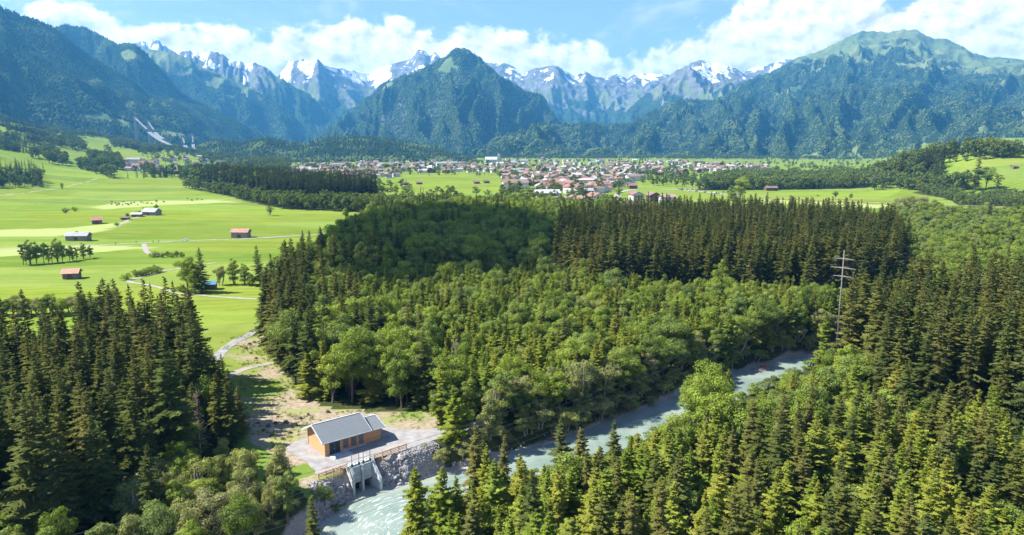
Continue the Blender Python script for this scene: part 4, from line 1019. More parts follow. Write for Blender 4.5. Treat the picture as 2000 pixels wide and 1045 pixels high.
for i, (px, py, top) in enumerate([(46, 518, 470), (60, 517, 466), (72, 516, 464), (86, 515, 468), (102, 513, 472), (113, 512, 462), (122, 511, 465), (136, 510, 474), (150, 508, 478), (163, 506, 472), (176, 504, 474), (52, 519, 488), (95, 515, 486), (142, 509, 486)]):
    px_plant('broadleaf', px, py, top, ('slim tree, %s from the left in the meadow clump' % ORD[i]) if i < 10 else ['rightmost slim tree of the meadow clump', 'low tree at the left foot of the meadow clump', 'low tree in the middle of the meadow clump', 'low tree at the right of the meadow clump'][i - 10], GR, .8, [4, 3, 5, 1][i % 4])
for i, px in enumerate(range(300, 360, 9)): px_plant('shrub', px, 502 - (i % 2), 489 + (i * 7 % 5), '%s shrub from the left in the short hedge below the road' % ORD[i], 'shrubs of the short hedge below the road', 1.0)
for i, (px, py) in enumerate([(246, 546), (268, 539), (276, 538), (286, 536), (296, 534), (306, 532)]): px_plant('shrub', px, py, py - 16, '%s bush from the left at the bend of the meadow path' % ORD[i], 'bushes at the bend of the meadow path', 1.1)
for i, px in enumerate(range(-10, 200, 12)):
    top = 572 + (i * 11 % 14); px_plant(['broadleaf', 'willow', 'broadleaf'][i % 3], px, 617 - i * .35 + (i % 3) * 2, top, '%s bushy tree from the left in the long meadow hedge' % (ORD + ['eleventh', 'twelfth', 'thirteenth', 'fourteenth', 'fifteenth', 'sixteenth', 'seventeenth', 'eighteenth'])[i], 'bushy trees of the long meadow hedge', 1.15)
for px, py, top, kd, lb in [(122, 372, 356, 'broadleaf', 'single small tree beside the hillside track'), (40, 366, 349, 'broadleaf', 'single round tree below the hillside spruces'), (528, 421, 401, 'willow', 'single bushy tree alone in the upper meadow'),
                            (676, 423, 408, 'shrub', 'dark bush at the edge of the wood beside the upper meadow'), (128, 417, 405, 'shrub', 'dark bush alone in the left meadow'), (146, 413, 403, 'shrub', 'wide dark bush alone in the left meadow'),
                            (1631, 390, 374, 'broadleaf', 'left one of two lone trees in the right meadow'), (1661, 392, 377, 'broadleaf', 'right one of two lone trees in the right meadow'), (1597, 384, 380, 'shrub', 'tiny bush beside the lane in the right meadow'),
                            (250, 429, 416, 'broadleaf', 'small tree left of the farm shed'), (283, 420, 404, 'broadleaf', 'dark tree behind the farm barn'), (270, 424, 412, 'shrub', 'bush beside the farm shed'), (297, 417, 406, 'broadleaf', 'tree right of the farm barn roof'), (306, 410, 401, 'shrub', 'small bush behind the farm barn'),
                            (228, 441, 434, 'shrub', 'tiny bush on the farm track'), (150, 459, 452, 'shrub', 'bush behind the long grey barn'), (1877, 405, 392, 'broadleaf', 'small tree beside the lane right of the willow cluster')]:
    px_plant(kd, px, py, top, lb, wide=1.1)
for i, (px, py, top, wd) in enumerate([(1752, 430, 386, 1.3), (1775, 428, 380, 1.4), (1800, 432, 384, 1.5), (1818, 428, 390, 1.3), (1740, 440, 404, 1.3), (1790, 442, 406, 1.4), (1760, 446, 412, 1.2), (1836, 440, 410, 1.3), (1850, 448, 418, 1.2)]):
    px_plant('willow', px, py, top, 'silvery willow, %s of the big cluster at the right meadow edge' % ORD[i], 'silvery willows at the right meadow edge', wd)
near = [(612, 1088, 880, 'olive spruce standing alone in front of the left river bank', 'spruce', 1.0), (580, 1120, 985, 'small olive spruce left of the lone bank spruce', 'young_spruce', 1.1), (720, 1150, 992, 'little spruce top in front of the river at the bottom', 'young_spruce', 1.2),
        (815, 1085, 908, 'first slim spruce from the left on the near river bank', 'young_spruce', 1.0), (858, 1090, 905, 'second slim spruce from the left on the near river bank', 'young_spruce', 1.0), (895, 1085, 930, 'short spruce between slim spruces on the near bank', 'young_spruce', 1.0), (970, 1080, 893, 'slim pointed spruce before the river bend', 'young_spruce', .95), (1020, 1085, 880, 'tallest slim spruce before the river bend', 'young_spruce', 1.0), (925, 1085, 932, 'low spruce before the river bend', 'young_spruce', .9),
        (1135, 1000, 828, 'broad olive spruce in front of the river middle', 'spruce', 1.1), (1200, 990, 810, 'olive spruce with a bare pointed top by the river middle', 'spruce', .9)]
for px, py, top, lb, kd, wd in near: px_plant(kd, px, py, top, lb, wide=wd)
for i, (px, py, top) in enumerate([(636, 948, 928), (652, 946, 930), (622, 955, 925), (668, 936, 926)]): px_plant('shrub', px, py, top, '%s yellow-green bush from the left below the left fence' % ORD[[1, 2, 0, 3][i]], 'bushes below the left fence', 1.1)
# bare and dead trees
def dead_tree(px, py, h, label, twigs=60, mat='dead_wood', seed=1):
    r = random.Random(seed); x, y = at(px, py); o = empty('dead_tree', (x, y, gz1(x, y) - .1)); m = MB()
    m.tube([(0, 0, -.4), (.1, 0, h * .4), (.05, .15, h * .75), (.2, .1, h)], [.2, .15, .09, .02], 6); m.build('trunk', mat, o)
    b = MB()
    for i in range(twigs):
        z = h * r.uniform(.25, .97); a = r.uniform(0, 6.28); L = (1.15 - z / h) * r.uniform(1.2, 3.2); dx, dy = math.cos(a) * L, math.sin(a) * L
        b.tube([(.1, .05, z), (dx * .5 + .1, dy * .5, z + L * .12), (dx, dy, z + L * r.uniform(-.1, .45))], [.05, .03, .008], 3, False)
        for q in range(3):
            t = r.uniform(.4, 1); b.tube([(dx * t, dy * t, z + L * .1), (dx * t + r.uniform(-.5, .5), dy * t + r.uniform(-.5, .5), z + L * .1 + r.uniform(-.4, .4))], [.02, .006], 3, False)
    b.build('branches', mat, o)
    return tag(o, label, 'dead tree')
dead_tree(890, 770, 15, 'pale bare trunk in front of the wood behind the right bank trees', 40, 'pale_bark', 1)
dead_tree(392, 905, 15, 'brown dead tree in front of the left spruces', 120, 'dead_wood', 3)
dead_tree(285, 880, 13, 'greyish dead tree among the left spruces', 100, 'dead_wood', 4)
dead_tree(860, 775, 6, 'low reddish dead tree at the wood edge', 90, 'driftwood', 5)

# ------------------------------------------------------------------ trees of the middle distance and the slopes
fbase = {'far_spruce': 0, 'far_broadleaf': 3}
fwhole = [join_mesh(c, t) for k in ('far_spruce', 'far_broadleaf') for c, t, H in KINDS[k]]
def far_mass(name, label, X, Y, H, conif):
    P = np.stack([X, Y, gz(X, Y) - .2], -1); n = len(X)
    pk = np.where(conif, 0, 3) + RNG.integers(0, 3, n); s = H / np.where(conif, 25.0, 14.0)
    return mass(name, label, 'far', fwhole, P, pk, np.stack([s * RNG.uniform(.85, 1.15, n), s * RNG.uniform(.85, 1.15, n), s], -1), tilt=.02)
for zone, sp, cf, hh, lb in [('tree_row', 6.5, .97, (27, 36), 'tall dark spruce row along the upper meadow'), ('row_scrub', 8, .05, (9, 17), 'leafy scrub in front of the spruce row'),
                             ('band_right', 9.5, .12, (11, 22), 'band of leafy trees behind the right meadow'), ('knoll_foot', 8.5, .08, (6, 12), 'leafy scrub at the foot of the right knoll')]:
    X, Y = scatter(Z[zone], sp, 60 + int(sp)); far_mass('tree_belt', lb, X, Y, RNG.uniform(*hh, len(X)), RNG.random(len(X)) < cf)
def projn(X, Y, Zs):
    dep = Y * math.cos(PITCH) + (CAM_H - Zs) * math.sin(PITCH)
    return 1000 + FPX * X / dep, 522.5 - FPX * ((Zs - CAM_H) * math.cos(PITCH) + Y * math.sin(PITCH)) / dep
# left hillside: woods between sloping meadows
yy = np.sqrt(RNG.uniform(850 ** 2, 3500 ** 2, 30000)); rt = RNG.uniform(-.84, -.31, 30000); xx = rt * yy
PX, PY = projn(xx, yy, gz(xx, yy))
MEADOWS = [[(84, 345), (92, 331), (150, 328), (220, 350), (350, 347), (350, 500), (-80, 500), (-80, 382), (20, 378), (70, 366)], [(-80, 314), (10, 302), (50, 308), (20, 342), (-80, 358)], [(145, 266), (205, 268), (225, 296), (180, 304)], [(205, 290), (265, 294), (305, 326), (245, 330)], [(140, 220), (200, 222), (300, 248), (410, 268), (380, 278), (260, 262), (150, 236)], [(95, 288), (150, 294), (200, 326), (140, 326)], [(260, 282), (300, 262), (330, 285), (300, 292)], [(205, 330), (260, 336), (290, 345), (230, 350)]]
keep = PY < 352
for mp in MEADOWS: keep &= ~in_poly(PX, PY, mp)
keep &= ~(in_poly(PX, PY, [(235, 300), (480, 295), (480, 335), (350, 345), (250, 335)]) & (RNG.random(len(PX)) < .9))
nz = fbm(xx / 130, yy / 130, 3, 91); keep &= (nz > -.12) | (PY < 235); keep &= RNG.random(len(PX)) < .7
keep |= in_poly(PX, PY, [(-60, 345), (-60, 368), (30, 366), (85, 366), (80, 345), (40, 335)]) & (RNG.random(len(PX)) < .9)
xx, yy, nz, px_ = xx[keep], yy[keep], nz[keep], PX[keep]
far_mass('hillside_forest', 'mixed woods between meadows on the left hillside', xx, yy, RNG.uniform(13, 27, len(xx)), fbm(xx / 200, yy / 200, 3, 95) + np.where(px_ < 90, .35, -.12) + RNG.normal(0, .25, len(xx)) > .05)
# right knoll
n = 9000; xx = RNG.uniform(430, 1250, n); yy = RNG.uniform(760, 1450, n); PX, PY = projn(xx, yy, gz(xx, yy))
keep = (PX > 1700) & (PX < 2200) & (PY < 372) & ~in_poly(PX, PY, [(1836, 356), (1845, 326), (1890, 314), (1960, 310), (2200, 308), (2200, 390), (1990, 388), (1930, 376), (1880, 366)]) & (RNG.random(n) < .62)
xx, yy = xx[keep], yy[keep]
far_mass('knoll_forest', 'dark woods crowning the right knoll', xx, yy, RNG.uniform(13, 27, len(xx)), fbm(xx / 80, yy / 80, 2, 96) + RNG.normal(0, .2, len(xx)) > 0)
for px, py, top, kd, lb, wd in [(1904, 372, 300, 'spruce', 'tall dark spruce standing alone before the knoll meadow', 1.1), (1925, 372, 328, 'broadleaf', 'dense round tree beside the knoll spruce', 1.4), (1945, 374, 336, 'broadleaf', 'second round tree beside the knoll spruce', 1.4), (1758, 352, 295, 'spruce', 'tall dark spruce at the left foot of the knoll', 1.2)]:
    px_plant(kd, px, py, top, lb, wide=wd)
# trees between the houses and fields of the valley
TOWN = [(470, 338), (560, 331), (600, 322), (700, 313), (960, 312), (1180, 312), (1490, 322), (1500, 334), (1380, 338), (1290, 342), (1240, 352), (1200, 372), (1140, 385), (1060, 372), (1000, 360), (960, 346), (800, 342), (730, 352), (640, 345)]
def px_scatter(poly, n, seed, sep=(7, 2.6)):
    r = random.Random(seed); xs = [q[0] for q in poly]; ys = [q[1] for q in poly]; out = []; grid = {}
    tries = 0
    while len(out) < n and tries < n * 40:
        tries += 1; px, py = r.uniform(min(xs), max(xs)), r.uniform(min(ys), max(ys))
        if not in_poly(np.array([px]), np.array([py]), poly)[0]: continue
        gx, gy = int(px / sep[0]), int(py / sep[1])
        if any(abs(q[0] - px) < sep[0] and abs(q[1] - py) < sep[1] for a in (-1, 0, 1) for b in (-1, 0, 1) for q in grid.get((gx + a, gy + b), ())): continue
        grid.setdefault((gx, gy), []).append((px, py)); out.append((px, py))
    return out
HOUSES_PX = px_scatter(TOWN, 640, 5, (6, 1.9)) + px_scatter([(235, 318), (300, 312), (480, 306), (500, 318), (400, 328), (340, 340), (250, 334)], 50, 6)
def far_px(name, label, poly, n, hh, cf, seed, sep=(4, 1.6)):
    pts = [at(*q) for q in px_scatter(poly, n, seed, sep)]; X = np.array([q[0] for q in pts]); Y = np.array([q[1] for q in pts])
    far_mass(name, label, X, Y, RNG.uniform(*hh, len(X)), RNG.random(len(X)) < cf)
far_px('town_trees', 'garden trees scattered between the houses of the town', TOWN, 950, (8, 17), .25, 7, (3.4, 1.3))
far_px('tree_belt', 'leafy gardens at the front edge of the town', [(960, 402), (1000, 372), (1100, 378), (1180, 400), (1230, 420), (1100, 425), (980, 422)], 120, (9, 17), .1, 8, (5, 3))
far_px('tree_belt', 'trees along the far fields right of the town', [(1240, 344), (1290, 340), (1400, 352), (1370, 366), (1290, 364), (1250, 360)], 60, (10, 18), .1, 9, (5, 2))
far_px('tree_belt', 'bushy trees behind the right meadow lane', [(1400, 344), (1480, 336), (1560, 338), (1760, 330), (1770, 350), (1500, 350)], 150, (10, 20), .15, 10, (6, 2.2))
far_px('tree_belt', 'distant hedgerow trees below the broad mountain', [(1480, 316), (1750, 312), (1760, 328), (1560, 333), (1490, 326)], 90, (9, 18), .2, 11, (6, 1.5))
far_px('tree_belt', 'dark trees along the foot of the mountains behind the town', [(860, 309.5), (1150, 308.5), (1500, 309), (1750, 308), (1750, 311), (1500, 313.5), (1150, 311.5), (860, 312)], 420, (14, 24), .5, 12, (2.2, .4))
far_px('tree_belt', 'leafy trees at the foot of the low wooded hill', [(380, 312), (600, 306), (880, 309), (880, 313), (680, 316), (560, 326), (470, 330), (390, 322)], 320, (12, 24), .35, 13, (4, 1))
far_px('tree_belt', 'trees in front of the tall spruce row town side', [(640, 352), (760, 362), (980, 388), (960, 410), (860, 402), (760, 385), (640, 372)], 60, (10, 16), .25, 14, (7, 4))
for i, (px, top) in enumerate([(1398, 388), (1436, 348)]): pass
px_plant('broadleaf', 1445, 392, 346, 'big round dark tree at the left end of the right meadow', wide=1.5, var=0)
px_plant('broadleaf', 1428, 394, 362, 'lower tree left of the big round meadow tree', wide=1.4, var=3)
px_plant('broadleaf', 1209, 388, 366, 'round street tree beside the white houses', wide=1.2, var=0)
# ------------------------------------------------------------------ houses
def house_parts(wd, ln, h, rise, over=.9, th=.28):
    """walls with gables and a two-sided roof, ridge along x, standing on z = 0"""
    wl = MB(); hw = wd / 2
    wl.prism([(-hw, -1.2), (hw, -1.2), (hw, h), (0, h + rise), (-hw, h)], 'x', -ln / 2, ln / 2)
    rf = MB(); k = rise / hw; e = hw + over; x0, x1 = -ln / 2 - over, ln / 2 + over
    for s in (1, -1):
        rf.prism([(0, h + rise + .03), (s * e, h - over * k + .03), (s * e, h - over * k + th), (0, h + rise + th)], 'x', x0, x1)
    return wl, rf
def far_house(x, y, rz, wd, ln, h, rise, wall, roof, label, group):
    key = (wd, ln, h, rise, wall, roof)
    if key not in HM:
        wl, rf = house_parts(wd, ln, h, rise); b = len(wl.f); wl.poly(rf.v, rf.f); wl.m = [0] * b + [1] * len(rf.f)
        for sx in (-1, 1):                                    # dark band of balcony and windows under the gable
            wl.cur = 2; wl.box((sx * (ln / 2 + .02) - .05, -wd * .34, h * .52), (sx * (ln / 2 + .02) + .05, wd * .34, h * .74))
        HM[key] = wl.mesh('house', wall, roof, 'house_timber')
    o = link('house', HM[key], None, (x, y, gz1(x, y)), rz); return tag(o, label, 'house', group)
HM = {}
r = random.Random(11)
SIZES = [(11, 15, 5.8, 2.6), (12, 18, 6.4, 2.8), (9.5, 12, 5.2, 2.3), (13, 23, 7.5, 3.1), (14, 29, 8.4, 3.3)]
ROOFN = {'roof_red': 'red-roofed', 'roof_brown': 'brown-roofed', 'roof_pink': 'pale red-roofed', 'roof_grey': 'grey-roofed', 'roof_light': 'light-roofed'}
SZN = ['mid-sized', 'wide', 'small', 'long', 'very long']
recs = []
for px, py in HOUSES_PX:
    if px > 500 and ((abs(px - 965) < 16 and py > 311 and py < 322) or (py > 366 and px > 1190) or (py > 338 and 780 < px < 985)): continue
    x, y = at(px, py); 
    if px < 500:
        t = .0
        for _ in range(30):                                    # follow the rising ground
            zz = gz1(x, y); x2, y2 = at(px, py, min(zz, 52)); x, y = x * .6 + x2 * .4, y * .6 + y2 * .4
    recs.append((px, py, x, y, r.choices(range(5), [5, 5, 3, 2, 1])[0], r.choices(list(ROOFN), [5, 6, 4, 3, 1])[0], r.choices(['white_render', 'cream_render', 'house_timber'], [7, 2, 1.5])[0], r.choice([.3, .3, 1.87, 1.87, .05, 1.6]) + r.gauss(0, .12)))
recs.sort(key=lambda q: q[3])
def sector(px, py):
    if px < 500: return 'the village below the ski jumps'
    if px < 690: return 'the left end of town behind the spruce row'
    if px < 900: return 'the left half of town'
    if px < 1040: return 'the middle of town around the church'
    if px < 1200: return 'the town right of the church'
    if px < 1350: return 'the right half of town'
    return 'the right end of town'
rest_h = []
for i, (px, py, x, y, s, roof, wall, rz) in enumerate(recs):
    wd, ln, h, rise = SIZES[s]
    if i < 310:
        sec = sector(px, py); row = 'nearer' if py > 327 else ('middle' if py > 319 else 'farthest')
        wn = {'white_render': 'white', 'cream_render': 'cream', 'house_timber': 'timber'}[wall]
        far_house(x, y, rz, wd, ln, h, rise, wall, roof, (' '.join(('%s %s %s house, %s rows, %s' % (SZN[s], ROOFN[roof], wn, row, sec)).split()[:16])), 'houses in ' + sec)
    else: rest_h.append((x, y, s, roof, wall, rz))
if rest_h:
    ms = []; keys = {}; P = []; pk = []; tn = []
    for x, y, s, roof, wall, rz in rest_h:
        k = (*SIZES[s], wall, roof)
        if k not in keys:
            if k not in HM:
                o = far_house(x, y, rz, *k, 'tmp', 'tmp'); bpy.data.objects.remove(o)
            keys[k] = len(ms); ms.append(HM[k])
        P.append((x, y, gz1(x, y))); pk.append(keys[k]); tn.append((0, 0, rz))
    mass('town_houses', 'farthest rooftops of the town merging into one mass', 'houses', ms, P, pk, np.ones((len(P), 3)), np.array(tn, np.float32))
# houses near enough to show their windows
def detail_house(name, px, py, wd, ln, h, rise, rz, wall, roof, label, cat='house', floors=2, bays=4, chimney=True, balcony=False, z=None):
    x, y = at(px, py); o = empty(name, (x, y, gz1(x, y)), rz)
    wl, rf = house_parts(wd, ln, h, rise, 1.1, .35)
    wl.build('wall', wall, o); R_ = rf.build('roof', roof, o)
    if chimney: MB().box((ln * .12, -.35, h + rise * .55), (ln * .12 + .7, .35, h + rise + 1.1)).build('chimney', 'white_render', R_)
    fh = h / floors
    wm = MB().box((-.55, -.06, 0), (.55, .06, 1.35)).mesh('window', 'window_dark'); fm = MB().box((-.68, -.04, -.12), (.68, .04, 0)).mesh('sill', 'white_render')
    for f in range(floors):
        for b in range(bays):
            bx = -ln / 2 + ln * (b + .5) / bays
            for sy in (-1, 1):
                q = link('window', wm, o, (bx, sy * (wd / 2 + .02), f * fh + fh * .35)); link('sill', fm, q, (0, sy * .06, 0))
        nb = max(2, int(wd / 3.5))
        for b in range(nb):
            by = -wd / 2 + wd * (b + .5) / nb
            for sx in (-1, 1):
                q = link('window', wm, o, (sx * (ln / 2 + .02), by, f * fh + fh * .35), math.pi / 2); link('sill', fm, q, (0, -sx * .06, 0))
    MB().box((-.6, -wd / 2 - .07, 0), (.6, -wd / 2 + .05, 2.2)).build('door', 'house_timber', o)
    if balcony:
        for sx in (-1, 1): MB().box((sx * (ln / 2 + .7) - .7, -wd * .42, h * .5), (sx * (ln / 2 + .7) + .7, wd * .42, h * .5 + 1.0)).build('balcony', 'house_timber', o)
    return tag(o, label, cat)
detail_house('riding_hall', 1006, 368, 20, 36, 9, 4, .15, 'white_render', 'roof_brown', 'big hall with brown roof and pale lower walls before the town', 'hall', 2, 7, False)
detail_house('house', 1068, 393, 16, 26, 10, 3, .15, 'white_render', 'roof_light', 'long pale flat-looking block with light roof at the front of town', 'house', 3, 7, False)
detail_house('school', 1125, 362, 22, 60, 9, 1.2, .08, 'white_render', 'roof_light', 'long white flat-roofed school building before the town', 'school', 2, 12, False)
detail_house('school', 1078, 370, 18, 40, 7, 1.0, .1, 'white_render', 'roof_grey', 'low grey-roofed building left of the white school', 'school', 2, 9, False)
detail_house('house', 1163, 398, 15, 18, 9, 3.2, 1.95, 'white_render', 'roof_red', 'big white house with reddish hipped roof by the street', floors=3, bays=4)
detail_house('house', 1137, 404, 12, 16, 8, 3, 1.9, 'white_render', 'roof_brown', 'white house with brown roof half hidden by trees', floors=3, bays=3)
detail_house('house', 1092, 405, 13, 18, 8, 3, .3, 'white_render', 'roof_pink', 'pale house with orange-pink roof above the shaded wood', floors=2, bays=4)
detail_house('house', 1118, 400, 12, 15, 7, 3, 1.6, 'cream_render', 'roof_red', 'cream house with red roof behind the shaded wood', floors=2, bays=3)
detail_house('farmhouse', 1242, 389, 12, 16, 6.5, 2.8, 1.75, 'white_render', 'roof_red', 'white farmhouse with rust-red roof and dark gable in the green field', 'farmhouse', 2, 3, True, True)
detail_house('barn', 1276, 392, 13, 14, 7.5, 3.0, 1.75, 'house_timber', 'roof_brown', 'dark timber barn right of the white farmhouse', 'barn', 1, 2, False)
detail_house('house', 1303, 394, 12, 15, 6, 2.6, .2, 'white_render', 'roof_pink', 'low house with orange roof right of the dark barn', floors=2, bays=3)
detail_house('house', 1216, 417, 9, 12, 5, 2.2, .3, 'white_render', 'roof_red', 'white house with crimson roof at the edge of the spruce block', floors=2, bays=3)
detail_house('house', 1234, 410, 10, 14, 5, 2.5, .2, 'house_timber', 'roof_brown', 'dark-roofed house behind the crimson-roofed one', floors=1, bays=3)
detail_house('house', 1235, 368, 9, 12, 5, 2.2, .2, 'house_timber', 'roof_red', 'small red-roofed chalet beside the street bend', floors=1, bays=2)
# parish church with a needle spire
cx_, cy_ = at(972, 318.5); ch = empty('church', (cx_, cy_, gz1(cx_, cy_)), .12)
wl, rf = house_parts(19, 42, 13, 9, .8, .5); 
for mb, nm, mt in ((wl, 'nave', 'white_render'), (rf, 'roof', 'roof_light')):
    mb.v = [(q[0] - 24, q[1], q[2]) for q in mb.v]; mb.build(nm, mt, ch)
MB().box((.8, -4.4, -1), (9.6, 4.4, 36)).build('tower', 'concrete', ch)
sp_ = MB(); sp_.poly([(-.6, -5.8, 36), (11, -5.8, 36), (11, 5.8, 36), (-.6, 5.8, 36), (2.5, -2.7, 46), (7.9, -2.7, 46), (7.9, 2.7, 46), (2.5, 2.7, 46), (5.2, 0, 79)], [(0, 3, 2, 1), (0, 1, 5, 4), (1, 2, 6, 5), (2, 3, 7, 6), (3, 0, 4, 7), (4, 5, 8), (5, 6, 8), (6, 7, 8), (7, 4, 8)])
sp_.build('spire', 'copper_spire', ch)
wm = MB().box((-1, -.15, 0), (1, .15, 6)).mesh('window', 'window_dark')
for k in range(5): 
    for sy in (-1, 1): link('window', wm, ch, (-40 + k * 8, sy * 9.55, 4))
tag(ch, 'white church with a dark needle spire rising over the town', 'church')
# ------------------------------------------------------------------ barns in the meadows
def barn(px, py, wd, ln, h, rise, rz, wall, roof, label, name='hay_barn', posts=True):
    x, y = at(px, py); o = empty(name, (x, y, gz1(x, y)), rz)
    wl, rf = house_parts(wd, ln, h, rise, .7, .18); wl.build('wall', wall, o); rf.build('roof', roof, o)
    MB().box((-1.1, -wd / 2 - .06, 0), (1.1, -wd / 2 + .04, min(h - .2, 2.3))).build('door', 'house_timber', o)
    n = int(ln / .55); pm = MB().box((-.09, -.03, -.5), (.09, .03, h - .05)).mesh('board', wall)
    for s in (-1, 1):
        for k in range(n):
            bx = -ln / 2 + ln * (k + .5) / n
            if s < 0 and abs(bx) < 1.3: continue
            link('board', pm, o, (bx, s * (wd / 2 + .03), 0))
    return tag(o, label, 'barn')
barn(141, 543, 5.6, 6.2, 3.0, 1.5, .25, 'barn_timber', 'roof_rust', 'small timber hay barn with a pinkish roof alone in the meadow')
barn(154, 470, 6.5, 13, 3.4, 1.8, .08, 'grey_timber', 'roof_grey', 'long grey timber barn behind the slim meadow trees')
barn(190, 437, 6.0, 7.0, 3.2, 1.9, .5, 'barn_timber', 'roof_rust', 'little hay barn with a pale rusty roof left of the farm')
barn(471, 463, 6.0, 11, 4.0, 1.8, -.05, 'grey_timber', 'roof_rust', 'pale barn with rusty tiled roof beside the meadow road')
barn(297, 422, 8.5, 13, 3.4, 2.6, -.25, 'grey_timber', 'roof_grey', 'grey-roofed farm barn among trees at the end of the track')
barn(268, 425, 4, 8, 2.4, .9, .1, 'barn_timber', 'roof_light', 'small farm shed with light roof left of the farm barn', 'shed')
barn(245, 431, 3, 6, 1.8, .6, .1, 'barn_timber', 'roof_brown', 'low dark shed beside the farm track', 'shed')
barn(412, 564, 3.4, 4.2, 2.5, .8, .1, 'barn_timber', 'roof_blue', 'small dark shed with a blue roof under the lone spruce', 'shed')
barn(1928, 421, 7.5, 12, 4.0, 2.0, -.1, 'cream_render', 'roof_red', 'pink-walled barn with red roof in the right meadow')
barn(1812, 377, 7, 13, 2.8, 1.6, -.05, 'barn_timber', 'roof_light', 'hay barn with a bright tin roof at the foot of the knoll')
barn(1505, 373, 9, 16, 4.0, 2.0, .1, 'house_timber', 'roof_brown', 'dark barn at the left end of the right meadow')
for px, py, lb in [(793, 360, 'left small dark hay barn in the field before the town'), (819, 359, 'right small dark hay barn in the field before the town'), (931, 358, 'small shed at the right end of the field before the town'), (950, 357, 'dark shed beside the big brown-roofed hall'),
                   (1322, 346, 'left tiny barn in the field right of the town'), (1334, 343, 'right tiny barn in the field right of the town')]:
    barn(px, py, 6.5, 9, 3.2, 1.8, .3, 'house_timber', 'roof_brown', lb)
kx, ky = 735 + 95, 1010 - 175
for px, py, zz, lb in [(1978, 353, 26, 'tiny red-roofed hut on the knoll meadow at the right edge')]:
    x, y = at(px, py, zz); o = barn(px, py, 5, 7, 2.6, 1.4, .1, 'barn_timber', 'roof_red', lb); 
    for _ in range(20): x2, y2 = at(px, py, gz1(x, y)); x, y = x * .7 + x2 * .3, y * .7 + y2 * .3
    o.location = (x, y, gz1(x, y))
# ------------------------------------------------------------------ ski jumps on the hillside
def ski_jump(px0, py0, px1, py1, y0, y1, wdt, label):
    """tower at the head, inrun on trestles, landing slope"""
    def pt(px, py, y):
        cx = (px - 1000) / FPX; c = (522.5 - py) / FPX; dy = math.cos(PITCH) + c * math.sin(PITCH); dz = -math.sin(PITCH) + c * math.cos(PITCH); t = y / dy; return Vector((cx * t, y, CAM_H + dz * t))
    a, b = pt(px0, py0, y0), pt(px1, py1, y1); o = empty('ski_jump', (a.x, a.y, gz1(a.x, a.y)))
    L = lambda v: v - o.location
    d = (b - a); sd = Vector((d.y, -d.x, 0)).normalized() * wdt
    def strip(nm, ts, half, lift, mt, sag):
        m = MB(); ps = [a + d * t - Vector((0, 0, sag * math.sin(math.pi * t))) + Vector((0, 0, lift)) for t in ts]
        for p, q in zip(ps[:-1], ps[1:]):
            vs = [L(p - sd * half), L(p + sd * half), L(q + sd * half), L(q - sd * half)]; lo = [v - Vector((0, 0, 3)) for v in vs]
            m.poly(vs + lo, [(0, 1, 2, 3), (7, 6, 5, 4), (0, 4, 5, 1), (1, 5, 6, 2), (2, 6, 7, 3), (3, 7, 4, 0)])
        return m.build(nm, mt, o)
    strip('inrun', [0, .12, .24, .36], .55, 6, 'ramp_white', 12); strip('landing_slope', [.42, .55, .68, .8, .9, 1.0], 1.4, 3, 'ramp_white', 14)
    p = L(a); MB().box((p.x - 5, p.y - 5, min(p.z - 40, 0)), (p.x + 5, p.y + 5, p.z + 12)).build('tower', 'steel_grey', o)
    for t in (.12, .24):
        q = L(a + d * t); MB().box((q.x - 1.5, q.y - 1.5, q.z - 35), (q.x + 1.5, q.y + 1.5, q.z - 5)).build('trestle', 'steel_grey', o)
    return tag(o, label, 'ski jump')
ski_jump(264, 232, 332, 284, 3250, 2950, 6, 'long white ski jump at the upper left of the jump hill')
ski_jump(290, 240, 320, 272, 3230, 3050, 5, 'white ski jump close to the right of the long one')
ski_jump(357, 270, 366, 290, 3000, 2900, 5, 'small steep ski jump at the right, left of its twin')
ski_jump(376, 266, 378, 292, 3000, 2900, 4, 'small steep ski jump farthest right on the slope')
# ------------------------------------------------------------------ the hut at the river intake
ye = resample(PLAT + [PLAT[0]], .9)[:-1]; rj = random.Random(2)
ye = [(x + rj.gauss(0, .16), y + rj.gauss(0, .16)) if (x - SLU.x) * SV.x + (y - SLU.y) * SV.y < -.8 else (x, y) for x, y in ye]
yard = MB(); yard.poly([(x, y, .10) for x, y in ye], [tuple(range(len(ye)))])
tag(yard.build('yard', 'asphalt_path'), 'grey gravel yard around the timber hut', kind='structure')
hut = empty('timber_hut', tuple(HUT_C + Vector((0, 0, .1)) - HU * .45), HROT); hut.scale = (1.07, 1.05, 1.07)
LM, LA, DP, EH, RISE = 8.4, 3.2, 7.4, 3.25, 1.75
w_ = MB(); w_.prism([(0, -.5), (DP, -.5), (DP, EH), (DP / 2, EH + RISE), (0, EH)], 'x', 0, LM); w_.build('wall', 'hut_boards', hut)
a_ = MB(); a_.prism([(.25, -.5), (DP - .6, -.5), (DP - .6, EH - .45), (DP / 2 - .2, EH + .6), (.25, EH - .45)], 'x', LM, LM + LA); a_.build('annex_wall', 'hut_boards', hut)
